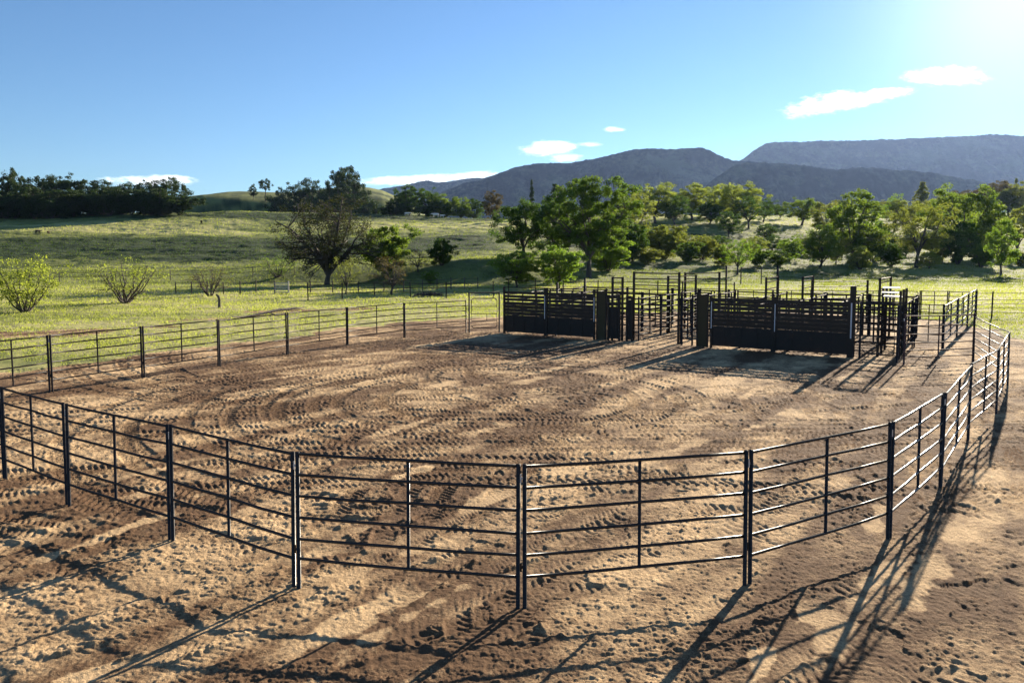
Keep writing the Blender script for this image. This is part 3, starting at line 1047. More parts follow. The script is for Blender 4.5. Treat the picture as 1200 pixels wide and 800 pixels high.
field_fence([flat(-60, 333), flat(70, 332), flat(200, 331), flat(345, 331)], 6.0, 1.4, (1.3, .75), 'thin long field fence behind the three shrubs with one dark top line', pr=.05, rr=.035)
field_fence([flat(206, 344.5), flat(262, 345), flat(300, 343), flat(322, 343)], 1.7, 1.2, (1.1, .7, .3), 'short row of dark posts on the green strip left of the pale slatted gate', pr=.06, rr=.02)
field_fence([flat(338, 343.5), flat(390, 344), flat(450, 343), flat(495, 341), flat(560, 338)], 2.3, 1.25, (1.15, .75, .35), 'rail fence passing in front of the big bare oak', pr=.06, rr=.025)
field_fence([flat(361, 352), flat(439, 349.5), flat(523, 349.5), flat(578, 350)], 3.2, 1.45, (1.35, .95, .55), 'rail fence nearer than the oak fence, behind the brush pile', pr=.055, rr=.025, mat='steel_far')
field_fence([flat(596, 347), flat(660, 349), flat(742, 350), flat(800, 352), flat(860, 354)], 3.0, 1.6, (1.5, 1.05, .6), 'rail fence behind the cattle pens below the two bright young trees', pr=.055, rr=.028, mat='steel_far')
field_fence([flat(1143.5, 373.5), flat(1162, 372.5), flat(1290, 374)], 4.2, 1.65, (.35, .62, .89, 1.16, 1.58), 'pasture fence leaving the pens towards the right picture edge', pr=.045, rr=.018, mat='steel_far')
field_fence([flat(868, 333), flat(892, 333), flat(912, 333)], 3.0, 2.2, (2.1,), 'dark top rail on posts in the meadow behind the left sunlit frame', pr=.07, rr=.06)

# pale slatted gate, short stump post, brush pile
x, y = flat(322, 344.5)
o = empty('slatted_gate', (x, y, 0), R(4))
tag(o, 'pale weathered slatted gate with a dark post left of the oak', 'gate')
for xx, mt in ((0, 'oldwood'), (1.35, 'palewood')):
    b = MB(); b.box((xx, 0, .6), (.13, .1, 1.4)); b.build('post', M[mt], o)
for z in (.2, .42, .64, .86, 1.08):
    b = MB(); b.box((.68, -.06, z), (1.45, .03, .10)); b.build('slat', M['palewood'], o)
x, y = flat(257, 360.5)
b = MB(); b.path([(x, y, -.1), (x + .02, y, .6), (x - .05, y, .85), (x - .22, y, 1.0)], [.11, .10, .1, .06], 8)
tag(b.build('leaning_post', M['oldwood'], None, True), 'short dark crooked-topped post alone in the grass below the bare shrub', 'post')
x, y = flat(503, 347)
b = MB()
for k in range(90):
    a = random.uniform(0, math.pi); L = random.uniform(.4, 1.1); rr = random.random() ** .5
    cx, cy = x + rr * 1.35 * math.cos(k), y + rr * .7 * math.sin(k); cz = .08 + (1 - rr) * .5 * random.random()
    b.path([(cx - math.cos(a) * L / 2, cy - math.sin(a) * L / 2, cz), (cx + math.cos(a) * L / 2, cy + math.sin(a) * L / 2, cz + random.uniform(-.1, .25))], [.04, .015], 6)
tag(b.build('brush_pile', M['bark'], None), 'low dark pile of cut branches in the grass behind the far left fence', 'brush pile')

# ---------------------------------------------------------------- trees
def make_tree(seed, h=10.0, w=8.0, th=2.2, tr=.28, limbs=6, clumps=60, leaves=110, ls=.28, cr=.95, shape='round', stems=1, thick=1.0, inner=.45):
    g = np.random.default_rng(seed)
    tb = MB()
    limbpts = []
    cz, rz = (th * .8 + h) / 2, (h - th * .8) / 2
    ph = g.uniform(0, 6.28, 6)

    def lump(d):
        a = math.atan2(d[1], d[0])
        return 1 + .20 * math.sin(2 * a + ph[0] + 2 * d[2]) + .18 * math.sin(3 * a + ph[1] - 3 * d[2]) + .14 * math.sin(5 * a + ph[2] + 4 * d[2])

    def crown_point(d, f):
        r = lump(d) * f
        if shape == 'column':
            return np.array([d[0] * w / 2 * r, d[1] * w / 2 * r, cz + d[2] * rz * min(r, 1.05)])
        if shape == 'cone':
            z = cz + d[2] * rz * f
            k = max(.05, 1.25 * (1 - (z - th * .8) / (h - th * .8)))
            return np.array([d[0] * w / 2 * r * k, d[1] * w / 2 * r * k, z])
        if shape == 'vase':
            z = max(cz + d[2] * rz * r, th * .9)
            k = .45 + .65 * (z / h) ** .7
            return np.array([d[0] * w / 2 * r * k, d[1] * w / 2 * r * k, z])
        z = d[2]
        if z < -.55:
            z = -.55 + (z + .55) * .5
        return np.array([d[0] * w / 2 * r, d[1] * w / 2 * r, min(cz + z * rz * r, h)])

    lean = g.normal(0, .03 * h, 2)
    top = np.array([lean[0], lean[1], th])
    if stems == 1:
        pts = [np.array([0, 0, -.3]), np.array([0, 0, .0]), np.array([lean[0] * .3, lean[1] * .3, th * .5]), top]
        tb.path(pts, [tr * 1.6, tr * 1.35, tr, tr * .85], 8)
    for i in range(limbs):
        a = 2 * math.pi * (i + g.uniform(-.3, .3)) / limbs
        up = g.uniform(-.12, .92) if limbs > 2 else .9
        if shape == 'vase':
            up = g.uniform(.25, .95)
        if shape in ('column', 'cone'):
            up = .98 if i == 0 else g.uniform(-.3, .9)
        d = np.array([math.cos(a) * math.sqrt(1 - up * up), math.sin(a) * math.sqrt(1 - up * up), up])
        e = crown_point(d, .82)
        s = np.array([math.cos(a) * tr * .8, math.sin(a) * tr * .8, -.2]) if stems > 1 else top * g.uniform(.75, 1.0)
        if shape == 'cone' and i == 0:
            s = top
        mids = [s + (e - s) * t + np.array([0, 0, .16 * np.linalg.norm(e[:2]) * math.sin(math.pi * t) * (-.5 if stems > 1 else .8)]) + g.normal(0, .025 * h, 3) * math.sin(math.pi * t) for t in (0, .25, .5, .75, 1)]
        r0 = tr * (.62 if stems == 1 else .55) * thick
        rs = np.linspace(r0, r0 * .22, 5)
        tb.path(mids, rs, 6)
        for t in np.linspace(.3, 1, 8):
            k = t * 4
            j = min(int(k), 3)
            limbpts.append((mids[j] + (mids[j + 1] - mids[j]) * (k - j), r0 * (1 - .78 * t)))
    LPa = np.array([p for p, _ in limbpts])
    V, T = [], []
    for k in range(clumps):
        d = g.normal(0, 1, 3)
        d /= np.linalg.norm(d)
        f = inner + (1.0 - inner) * g.random() ** .6
        c = crown_point(d, f)
        dd = np.linalg.norm(LPa - c, axis=1) + np.maximum(0, LPa[:, 2] - c[2]) * .8
        j = int(dd.argmin())
        s, r0 = limbpts[j]
        mid = (s + c) / 2 + g.normal(0, .07, 3) * np.linalg.norm(c - s)
        rb = max(.018 * thick, min(r0 * .55, .012 * h * thick * .5))
        tb.path([s, mid, c], [rb, rb * .65, rb * .25], 5, cap=False)
        if thick > 1.2:
            for q in range(3):
                e = c + g.normal(0, cr * .7, 3)
                tb.path([mid + (c - mid) * .5, (c + e) / 2 + g.normal(0, .1, 3), e], [rb * .5, rb * .35, rb * .12], 5, cap=False)
        nl = int(leaves * g.uniform(.6, 1.3))
        if nl < 1:
            continue
        off = g.normal(0, 1, (nl, 3))
        off /= np.linalg.norm(off, axis=1)[:, None]
        off *= (g.random(nl) ** .5)[:, None] * cr * g.uniform(.7, 1.25) * np.array([1, 1, .62])
        p = c + off
        p[:, 2] = np.maximum(p[:, 2], .08 * h * .3)
        a1 = g.normal(0, 1, (nl, 3))
        a1 /= np.linalg.norm(a1, axis=1)[:, None]
        a2 = np.cross(a1, g.normal(0, 1, (nl, 3)))
        a2 /= np.linalg.norm(a2, axis=1)[:, None] + 1e-6
        sz = ls * g.uniform(.55, 1.35, nl)[:, None]
        V.append(np.stack([p - a1 * sz * .62, p + a2 * sz * .36, p + a1 * sz * .62, p - a2 * sz * .36], axis=1).reshape(-1, 3))
        t = np.clip(g.uniform(.2, .8) + g.normal(0, .2, nl), 0, 1)
        T.append(np.repeat(t, 4))
    trunk = tb.mesh('trunk', True)
    crown = None
    if V:
        V = np.concatenate(V)
        crown = np_mesh('crown', V, quads=np.arange(len(V)).reshape(-1, 4))
        attr(crown, 'tint', np.concatenate(T))
    return trunk, crown, h, w


PROTO = {
    'wide': [make_tree(11 + i, 10, 10, 1.9, .30, 7, 150, 95, .25, .88) for i in range(3)],
    'round': [make_tree(21 + i, 10, 8.5, 1.5, .24, 6, 125, 95, .26, .86) for i in range(3)],
    'tall': [make_tree(31 + i, 10, 6.0, 1.7, .20, 7, 120, 80, .24, .72, 'column') for i in range(2)],
    'airy': [make_tree(41 + i, 10, 9, 2.4, .24, 8, 110, 58, .24, .82) for i in range(3)],
    'shrub': [make_tree(51 + i, 10, 12, 1.0, .3, 8, 130, 110, .40, 1.2, 'vase', stems=3, inner=.3) for i in range(3)],
    'vase': [make_tree(61 + i, 10, 13, 1.2, .30, 14, 150, 34, .32, 1.3, 'vase', stems=3) for i in range(2)],
    'vasethin': [make_tree(66, 10, 15, 1.2, .28, 14, 130, 12, .30, 1.4, 'vase', stems=3, thick=1.25)],
    'vasebare': [make_tree(68, 10, 15, 1.2, .3, 11, 90, 7, .28, 1.3, 'vase', stems=3, thick=1.25)],
    'bare': [make_tree(71, 10, 9, 2.4, .24, 8, 80, 24, .22, 1.0, thick=1.3)],
    'oak': [make_tree(81, 13, 13.5, 1.9, .38, 14, 320, 46, .20, 1.0, thick=1.4, inner=.45)],
    'big': [make_tree(91, 17, 16, 4.0, .46, 10, 300, 130, .32, 1.1, inner=.4)],
    'fresh': [make_tree(95 + i, 10, 10, 1.6, .2, 9, 190, 60, .34, .8, 'vase') for i in range(2)],
    'cypress': [make_tree(101, 10, 2.4, .6, .16, 5, 60, 70, .28, .5, 'cone')],
    'conifer': [make_tree(105, 10, 4.0, 1.0, .2, 5, 70, 60, .3, .6, 'cone')],
    'pine': [make_tree(107, 10, 8, 6.0, .26, 6, 40, 100, .3, .95)],
}
MESH_MAT = {}


def tree(px, base, top, wpx, proto, leaf, label, group=None, name='tree', cat='tree', z=None, var=None):
    if z is None:
        x, z = hit(px, base)
    else:
        x = (px - 600) / F * z
    gz = h1(x, z)
    topz = H - (top - YH) * z / F
    hh = max(topz - gz, .5)
    ww = wpx * z / F * 1.0
    k = random.randrange(len(PROTO[proto])) if var is None else var
    tm, cm, ph, pw = PROTO[proto][k]
    o = empty(name, (x, z, gz - .05), random.uniform(0, 6.28) if proto not in ('oak',) else .6)
    o.scale = (ww / pw, ww / pw, hh / ph)
    tag(o, label, cat, group)
    link('trunk', tm, M['bark'], o)
    if cm is not None:
        key = (proto, k, leaf)
        if key not in MESH_MAT:
            c2 = cm.copy()
            c2.name = 'crown'
            c2.materials.append(M[leaf])
            MESH_MAT[key] = c2
        link('crown', MESH_MAT[key], None, o)
    return o


gw = 'dark trees of the wood on the left ridge'
for px, top, w, pr, lb in [
    (-14, 214, 44, 'wide', 'dark tree cut by the left picture edge on the ridge'),
    (8, 209, 34, 'round', 'dark round tree just left of the bare-stemmed pine on the ridge'),
    (19, 200, 24, 'pine', 'thin flat-topped pine poking above the left ridge wood'),
    (30, 212, 38, 'wide', 'dark ridge tree just right of the flat-topped pine'),
    (52, 209, 36, 'round', 'dark ridge tree between the pine and the tallest crown of the left wood'),
    (76, 203, 44, 'wide', 'tallest dark crown of the left ridge wood'),
    (100, 212, 36, 'round', 'dark ridge tree just right of the tallest crown of the left wood'),
    (122, 213, 34, 'tall', 'narrow dark ridge tree in the middle of the right half of the left wood'),
    (140, 216, 36, 'wide', 'low dark ridge tree left of the pale cloud behind the wood'),
    (160, 216, 34, 'round', 'dark ridge tree in front of the low pale cloud'),
    (178, 213, 36, 'wide', 'dark ridge tree second from the right end of the left wood'),
    (203, 210, 40, 'wide', 'broad dark tree at the right end of the left ridge wood'),
    (190, 227, 24, 'round', 'small lighter green tree in front of the right end of the left wood'),
    (64, 224, 40, 'shrub', 'low dark bushy tree at the foot of the left wood beneath its tallest crown'),
    (20, 226, 44, 'shrub', 'low dark bushy tree at the foot of the left wood below the pine'),
    (112, 226, 44, 'shrub', 'low dark bushy tree at the foot of the middle of the left wood'),
    (150, 229, 40, 'shrub', 'low dark bushy tree at the foot of the right part of the left wood'),
]:
    tree(px, 0, top, w, pr, 'leaf_hill' if px != 190 else 'leaf_olive', lb, gw, z=300 + random.uniform(6, 22) + (8 if pr != 'shrub' and pr != 'vase' else -2))
for k, px in enumerate(list(range(-20, 215, 21)) + list(range(-10, 210, 17))):
    tree(px + random.uniform(-4, 4), 0, random.uniform(222, 229) + (9 if k > 11 else 0), 46 if k <= 11 else 34, 'shrub', 'leaf_hill', 'low dark undergrowth bush filling the foot of the left ridge wood', 'undergrowth bushes of the left ridge wood', name='bush', cat='bush', z=random.uniform(286, 294))
gh = 'dark trees on the green hill behind the oak'
for px, top, w, pr, z, lb in [
    (313, 211, 15, 'pine', 505, 'tiny flat-topped tree alone on the skyline of the far green hill'),
    (299, 217, 10, 'round', 508, 'tiny round tree left of the flat-topped tree on the far hill skyline'),
    (347, 216, 40, 'wide', 470, 'leftmost dark tree on the slope behind the oak crown'),
    (370, 213, 36, 'wide', 465, 'dark tree behind the oak crown left of the tallest hill tree'),
    (405, 200, 50, 'big', 460, 'tallest dark tree on the hill right above the oak'),
    (388, 222, 40, 'wide', 455, 'dark low tree below and left of the tallest hill tree'),
    (421, 214, 22, 'round', 465, 'dark tree just right of the tallest hill tree'),
    (436, 236, 34, 'shrub', 450, 'low dark bush at the foot of the bright green hill patch'),
    (415, 231, 50, 'shrub', 445, 'low dark bush under the tallest hill tree'),
    (330, 233, 44, 'shrub', 450, 'low dark bush at the left foot of the hill slope'),
]:
    tree(px, 0, top, w, pr, 'leaf_hill', lb, gh, z=z)
gg = 'green trees in the row at the far edge of the straw field'
for px, top, w, pr, lf, lb in [
    (474, 223, 26, 'wide', 'leaf_dark', 'dark green tree at the left end of the row beyond the straw field'),
    (480, 219, 28, 'tall', 'leaf_dark', 'tallest dark tree of the row beyond the straw field'),
    (500, 222, 38, 'wide', 'leaf_dark', 'broad dark green tree right of the tallest one beyond the straw field'),
    (522, 228, 34, 'round', 'leaf_green', 'mid green tree in the middle of the row beyond the straw field'),
    (540, 233, 28, 'round', 'leaf_green', 'sunlit small green tree right in the row beyond the straw field'),
    (556, 234, 26, 'round', 'leaf_dark', 'small dark tree at the right end of the row beyond the straw field'),
    (577, 225, 24, 'tall', 'leaf_brown', 'brownish upright tree standing alone right of the green row'),
    (464, 238, 40, 'shrub', 'leaf_hill', 'low dark bush at the left foot of the green row'),
    (510, 238, 50, 'shrub', 'leaf_dark', 'low dark bush at the foot of the green row behind the white cattle'),
]:
    tree(px, 0, top, w, pr, lf, lb, gg, z=random.uniform(312, 330))

tree(383, 334, 233, 104, 'oak', 'leaf_oak', 'big spreading oak, nearly bare with thick dark crooked limbs', name='oak_tree')
TL = [
    (452, 324, 268, 62, 'shrub', 'leaf_green', 'leafy green tree directly right of the big bare oak'),
    (405, 345, 300, 30, 'bare', 'leaf_olive', 'thin little dark-stemmed tree under the right limbs of the oak'),
    (458, 346, 300, 48, 'bare', 'leaf_brown', 'greyish brown twiggy bare tree right of the oak by the fence'),
    (490, 319, 293, 30, 'bare', 'leaf_brown', 'small brown bare bush between the twiggy tree and the round bush'),
    (518, 312, 281, 36, 'shrub', 'leaf_dark', 'dense dark round bush standing alone on the bank'),
    (504, 333, 317, 20, 'fresh', 'leaf_bright', 'very small bright green bush below the dark round bush'),
    (325, 326, 298, 46, 'vasethin', 'leaf_bright', 'pale feathery light green sapling left of the oak trunk'),
    (690, 325, 211, 94, 'big', 'leaf_mid', 'largest dark green tree in the middle with a sturdy trunk'),
    (614, 303, 231, 66, 'wide', 'leaf_dark', 'dark green tree left of the largest middle tree'),
    (652, 308, 226, 58, 'wide', 'leaf_dark', 'dark green tree squeezed between the largest middle tree and its left neighbour'),
    (712, 318, 283, 56, 'shrub', 'leaf_bright', 'bright yellow-green bush under the right side of the largest middle tree'),
    (735, 300, 228, 54, 'airy', 'leaf_olive', 'olive green tree behind the right side of the largest middle tree'),
    (740, 308, 264, 44, 'shrub', 'leaf_dark', 'dark bush right beside the largest middle tree'),
    (757, 296, 268, 30, 'round', 'leaf_green', 'small green tree above the dark bush near the largest middle tree'),
    (778, 304, 266, 54, 'shrub', 'leaf_olive', 'brown-green bush low on the wooded slope behind the pens'),
    (822, 305, 277, 40, 'shrub', 'leaf_olive', 'rounded olive bush on the slope right of the brown-green bush'),
    (767, 262, 217, 52, 'wide', 'leaf_yellow', 'yellow-green tree at the left end of the bright ridge row'),
    (790, 264, 230, 36, 'round', 'leaf_dark', 'dark round tree standing before the left yellow-green trees'),
    (810, 258, 217, 44, 'tall', 'leaf_yellow', 'slender yellow-green tree second in the bright ridge row'),
    (830, 264, 236, 34, 'round', 'leaf_dark', 'dark tree with leaning trunk in the middle of the bright ridge row'),
    (838, 256, 219, 46, 'wide', 'leaf_yellow', 'yellow tree behind the dark leaning-trunk tree'),
    (863, 262, 213, 62, 'wide', 'leaf_yellow', 'tallest and brightest yellow-green tree of the ridge row'),
    (853, 279, 248, 26, 'round', 'leaf_dark', 'small dark tree below the brightest yellow-green tree'),
    (876, 268, 232, 38, 'airy', 'leaf_dark', 'dark tree right below the brightest yellow-green tree'),
    (893, 260, 233, 30, 'round', 'leaf_dark', 'dark flat-topped tree at the right end of the bright ridge row'),
    (912, 257, 240, 18, 'round', 'leaf_dark', 'tiny dark tree left of the blue-roofed house'),
    (938, 264, 231, 40, 'wide', 'leaf_green', 'green tree right of the blue-roofed house'),
    (897, 285, 262, 26, 'round', 'leaf_dark', 'small dark tree midway down the slope below the ridge row'),
    (864, 322, 282, 38, 'airy', 'leaf_bright', 'light green young tree at the meadow edge with a short dark trunk'),
    (925, 306, 279, 32, 'fresh', 'leaf_bright', 'light green young tree left of the dense green pair'),
    (960, 315, 264, 50, 'round', 'leaf_green', 'dense green tree with a leaning trunk at the meadow edge'),
    (979, 309, 276, 36, 'fresh', 'leaf_yellow', 'small yellow-green tree tucked left of the tall upright tree'),
    (1000, 309, 226, 62, 'tall', 'leaf_green', 'tall upright green tree right of the dense leaning tree'),
    (967, 280, 238, 44, 'round', 'leaf_olive', 'olive tree behind and left of the tall upright tree'),
    (1021, 306, 260, 44, 'shrub', 'leaf_dark', 'dark green bushy tree at the right foot of the tall upright tree'),
    (1033, 283, 262, 24, 'round', 'leaf_dark', 'small dark tree further back on the grass between the tall and forked trees'),
    (1046, 272, 229, 32, 'airy', 'leaf_bright', 'pale green tree in the background left of the forked tree'),
    (1062, 276, 236, 46, 'wide', 'leaf_olive', 'wide olive tree behind the forked tree'),
    (1073, 314, 238, 70, 'airy', 'leaf_olive', 'grey-green open tree with a forked trunk at the meadow edge'),
    (1124, 306, 220, 82, 'wide', 'leaf_green', 'large dense tree at the right with a broad lumpy crown'),
    (1122, 309, 262, 46, 'shrub', 'leaf_dark', 'dark bush in front of the trunk of the large right tree'),
    (1098, 306, 274, 40, 'shrub', 'leaf_olive', 'olive bush between the forked tree and the large right tree'),
    (1152, 303, 250, 46, 'shrub', 'leaf_yellow', 'yellow-green bush at the right foot of the large right tree'),
    (1173, 322, 258, 32, 'tall', 'leaf_bright', 'small upright light green tree alone in front near the right edge'),
    (1190, 298, 244, 46, 'round', 'leaf_olive', 'olive tree behind the small upright tree near the right edge'),
    (1015, 262, 238, 34, 'round', 'leaf_green', 'round green tree far back behind the tall upright tree'),
    (985, 258, 236, 36, 'wide', 'leaf_olive', 'olive tree far back left of the tall upright tree top'),
    (1100, 270, 234, 44, 'wide', 'leaf_olive', 'olive tree far back left of the large right tree'),
    (1145, 275, 232, 46, 'round', 'leaf_olive', 'olive tree far back right of the large right tree'),
]
for px, base, top, w, pr, lf, lb in TL:
    tree(px, base, top, w, pr, lf, lb, 'trees of the middle distance')
for px, top, w, pr, z, lf, lb in [
    (623, 209, 7, 'cypress', 300, 'leaf_hill', 'thin dark cypress spire above the left neighbour of the largest middle tree'),
    (650, 214, 18, 'conifer', 290, 'leaf_hill', 'dark pointed conifer just left of the top of the largest middle tree'),
    (1077, 212, 20, 'conifer', 380, 'leaf_olive', 'hazy pointed conifer behind the forked tree'),
    (1166, 214, 40, 'wide', 390, 'leaf_brown', 'hazy brownish tree behind the small upright tree at right'),
    (1190, 216, 44, 'wide', 370, 'leaf_olive', 'hazy tall tree at the right picture edge'),
    (1208, 236, 40, 'wide', 350, 'leaf_olive', 'tree cut by the right picture edge'),
    (1186, 208, 8, 'cypress', 430, 'leaf_olive', 'hazy spire tree at the far right above the others'),
    (955, 240, 34, 'round', 335, 'leaf_olive', 'small olive tree in the back row left of the tall upright tree'),
    (1032, 236, 34, 'wide', 350, 'leaf_olive', 'low olive tree in the back row just left of the pale green tree'),
    (1088, 238, 34, 'round', 345, 'leaf_dark', 'low dark tree in the back row right of the hazy conifer'),
    (1110, 228, 36, 'wide', 360, 'leaf_olive', 'olive tree in the back row touching the left side of the large right tree'),
    (1150, 222, 38, 'round', 385, 'leaf_brown', 'hazy brown tree in the back row right of the large right tree'),
    (1178, 226, 40, 'wide', 375, 'leaf_olive', 'hazy olive tree in the back row above the small upright tree'),
    (905, 240, 22, 'round', 330, 'leaf_olive', 'tiny olive tree in the back row right of the yellow ridge trees'),
    (755, 232, 40, 'wide', 262, 'leaf_olive', 'olive tree in the back row between the largest middle tree and the yellow ridge trees'),
    (718, 236, 44, 'wide', 250, 'leaf_dark', 'dark tree in the back row touching the right side of the largest middle tree'),
    (1128, 224, 40, 'wide', 400, 'leaf_brown', 'hazy brownish tree showing over the large right tree'),
]:
    tree(px, 0, top, w, pr, lf, lb, 'tall trees farther back', z=z)
slope = [(700, 300, 30), (722, 296, 34), (748, 286, 26), (760, 310, 30), (795, 292, 28), (806, 308, 30), (838, 296, 26), (846, 312, 30), (880, 300, 28), (905, 296, 26), (913, 312, 30), (945, 298, 30), (885, 314, 26),
         (1010, 316, 34), (1045, 312, 36), (1058, 300, 30), (1085, 316, 30), (1148, 314, 34), (1030, 296, 28), (990, 290, 34), (1200, 312, 40), (1160, 298, 34)]
for px, by, w in slope:
    tree(px + random.uniform(-4, 4), by, by - random.uniform(17, 27), w, random.choice(['shrub', 'shrub', 'round']), random.choice(['leaf_olive', 'leaf_olive', 'leaf_mid', 'leaf_yellow', 'leaf_dark']),
         'low rounded shrub scattered on the rough slope under the trees behind the pens', 'shrubs on the rough slope', name='shrub', cat='shrub')
gf = 'young bright green trees behind the left front wall'
tree(606, 337, 293, 62, 'fresh', 'leaf_bright', 'bright green young tree behind the walk-through gate, left of two', gf, var=0)
tree(655, 338, 289, 62, 'fresh', 'leaf_bright', 'bright green young tree behind the left front wall, right of two', gf, var=1)
gs = 'shrubs in the grass at left'
tree(28, 366, 303, 80, 'vase', 'leaf_shrub', 'bushy yellow-green many-stemmed shrub nearest the left edge', gs, name='shrub', cat='shrub', var=0)
tree(146, 355, 302, 92, 'vasethin', 'leaf_shrub', 'sparse many-stemmed shrub with spreading dark stems, middle of three', gs, name='shrub', cat='shrub')
tree(246, 347, 307, 62, 'vasebare', 'leaf_brown', 'nearly bare greyish shrub right of the other two, above the short post', gs, name='shrub', cat='shrub')


# ---------------------------------------------------------------- far cattle and the house
def cow(px, base, L, mat, label, rz, z=None):
    x, z = hit(px, base) if z is None else ((px - 600) / F * z, z)
    b = MB()
    s = L / 2.2
    rings = [(-1.1, .95, .16), (-1.0, 1.0, .34), (-.5, 1.0, .38), (.2, .98, .40), (.75, 1.05, .38), (1.0, 1.12, .25), (1.25, 1.22, .17), (1.45, 1.2, .16), (1.7, 1.0, .10)]
    b.path([(a * s, 0, c * s) for a, c, _ in rings], [q * s for _, _, q in rings], 8)
    for lx in (-.85, .7):
        for ly in (-.2, .2):
            b.path([(lx * s, ly * s, .9 * s), (lx * s - .05 * s, ly * s, .45 * s), (lx * s, ly * s, 0)], [.15 * s, .08 * s, .07 * s], 6)
    b.path([(-1.1 * s, 0, 1.1 * s), (-1.25 * s, 0, .8 * s), (-1.22 * s, 0, .35 * s)], [.05 * s, .03 * s, .05 * s], 6)
    for e in (-1, 1):
        b.path([(1.4 * s, .12 * e * s, 1.3 * s), (1.38 * s, .34 * e * s, 1.3 * s)], [.06 * s, .02 * s], 6)
    o = b.build('cow', M[mat], None, True)
    o.location = (x, z, h1(x, z) + .02)
    o.rotation_euler[2] = rz
    tag(o, label, 'cow', 'cattle grazing far off')


cow(238, 263.5, 2.2, 'hide_black', 'black cow grazing alone high on the left field', 1.95)
cow(47, 274, 1.7, 'hide_black', 'dark cow on the pale path near the left edge', 1.3)
cow(59, 274.5, 1.4, 'hide_brown', 'smaller brown cow just right of the dark one near the left edge', 1.8)
cow(478, 248, 2.0, 'hide_white', 'pale cow below the dark trees, left of the white pair', .2, z=296)
cow(511, 249, 2.6, 'hide_white', 'white cow below the row of green trees, larger of a pair', 2.9, z=294)
cow(518.5, 249.5, 1.8, 'hide_white', 'off-white cow just right of the larger white cow', .5, z=295)

x, z = pos_z(920, 345)
o = empty('house', (x, z, h1(x, z) - .3), R(14))
tag(o, 'small pale house with a blue metal roof between the ridge trees', 'house')
b = MB(); b.box((0, 0, 1.6), (9, 6, 3.6)); b.build('wall', M['housewall'], o)
b = MB()
b.add([(-5, -3.6, 3.3), (5, -3.6, 3.3), (5, 0, 5.2), (-5, 0, 5.2), (-5, 3.6, 3.3), (5, 3.6, 3.3), (-5, -3.6, 3.45), (5, -3.6, 3.45), (5, 0, 5.35), (-5, 0, 5.35), (-5, 3.6, 3.45), (5, 3.6, 3.45)],
      [(6, 7, 8, 9), (9, 8, 11, 10), (0, 3, 2, 1), (3, 4, 5, 2), (0, 1, 7, 6), (4, 10, 11, 5), (0, 6, 9, 3), (3, 9, 10, 4), (1, 2, 8, 7), (2, 5, 11, 8)])
b.build('roof', M['houseroof'], o)
for xx in (-2.6, 0, 2.6):
    b = MB(); b.box((xx, -3.02, 1.9), (1.1, .06, 1.2)); b.build('window', M['sheet'], o)

# ---------------------------------------------------------------- mountains
m, nt, out = new_mat('forested_mountain')
p = nt.pos()
a1 = nt.noise(p, .012, 8, .65)
a2 = nt.noise(p, .06, 5, .7)
a3 = nt.noise(nt.scale(p, (1, 1, 2.2)), .0032, 5, .6)
f = nt.m('ADD', nt.m('MULTIPLY', a1, .35), nt.m('ADD', nt.m('MULTIPLY', a2, .2), nt.m('MULTIPLY', a3, .45)))
principled(nt, out, Base_Color=nt.mix(nt.ss(f, .45, .61), (.006, .016, .017), (.10, .115, .07)), Roughness=.95, Specular_IOR_Level=.05, Normal=nt.bump(a2, 9.0, .8))  # pale patches on forest; their contrast also paints the ravines' light and shade
M['mountain'] = m


def mountain(name, D, ridge, front, back, seed, rough=.10, trees=6.0):
    xs = [k for k, _ in ridge]
    px = np.arange(xs[0], xs[-1] + .1, 1.6)
    yr = np.interp(px, xs, [v for _, v in ridge])
    yr = yr - (fbm(px / 9.0, px * 0 + seed, seed, 3) - .5) * 1.7
    k = np.hanning(5); k /= k.sum()
    yr = np.convolve(np.pad(yr, 2, mode='edge'), k, 'valid')
    hr = H - (yr - YH) * D / F
    t = np.concatenate([np.linspace(0, 1, 90), np.linspace(1.04, 2, 14)])
    PX, TT = np.meshgrid(px, t, indexing='ij')
    HR = np.repeat(hr[:, None], len(t), 1)
    Yv = np.where(TT <= 1, D - front * (1 - TT), D + back * (TT - 1))
    Xv = (PX - 600) / F * Yv
    prof = np.where(TT <= 1, .12 * TT + .88 * TT ** 1.25, 1 - .8 * sstep(1, 2, TT))
    gul = 1 - np.abs(fbm(Xv / (D * .075), Yv / (D * .2), seed, 5, .55) * 2 - 1) * 1.2
    env = np.clip(np.sin(np.clip(TT, 0, 1) * math.pi), 0, 1) ** .7
    Zv = HR * prof - HR * rough * 4.2 * env * (1 - gul) + HR * rough * (fbm(Xv / (D * .03), Yv / (D * .03), seed + 9, 4) - .5) * env
    Zv += (vnoise(Xv / 9.0, Yv / 9.0, seed + 5) ** 2) * trees * sstep(0, .2, TT)
    Zv = np.where(TT <= 0, -3, Zv)
    n, mm = PX.shape
    idx = np.arange(n * mm).reshape(n, mm)
    Q = np.stack([idx[:-1, :-1], idx[1:, :-1], idx[1:, 1:], idx[:-1, 1:]], axis=-1).reshape(-1, 4)
    me = np_mesh(name, np.column_stack([Xv.ravel(), Yv.ravel(), Zv.ravel()]), quads=Q, smooth=True)
    tag(link(name, me, M['mountain']), kind='structure')


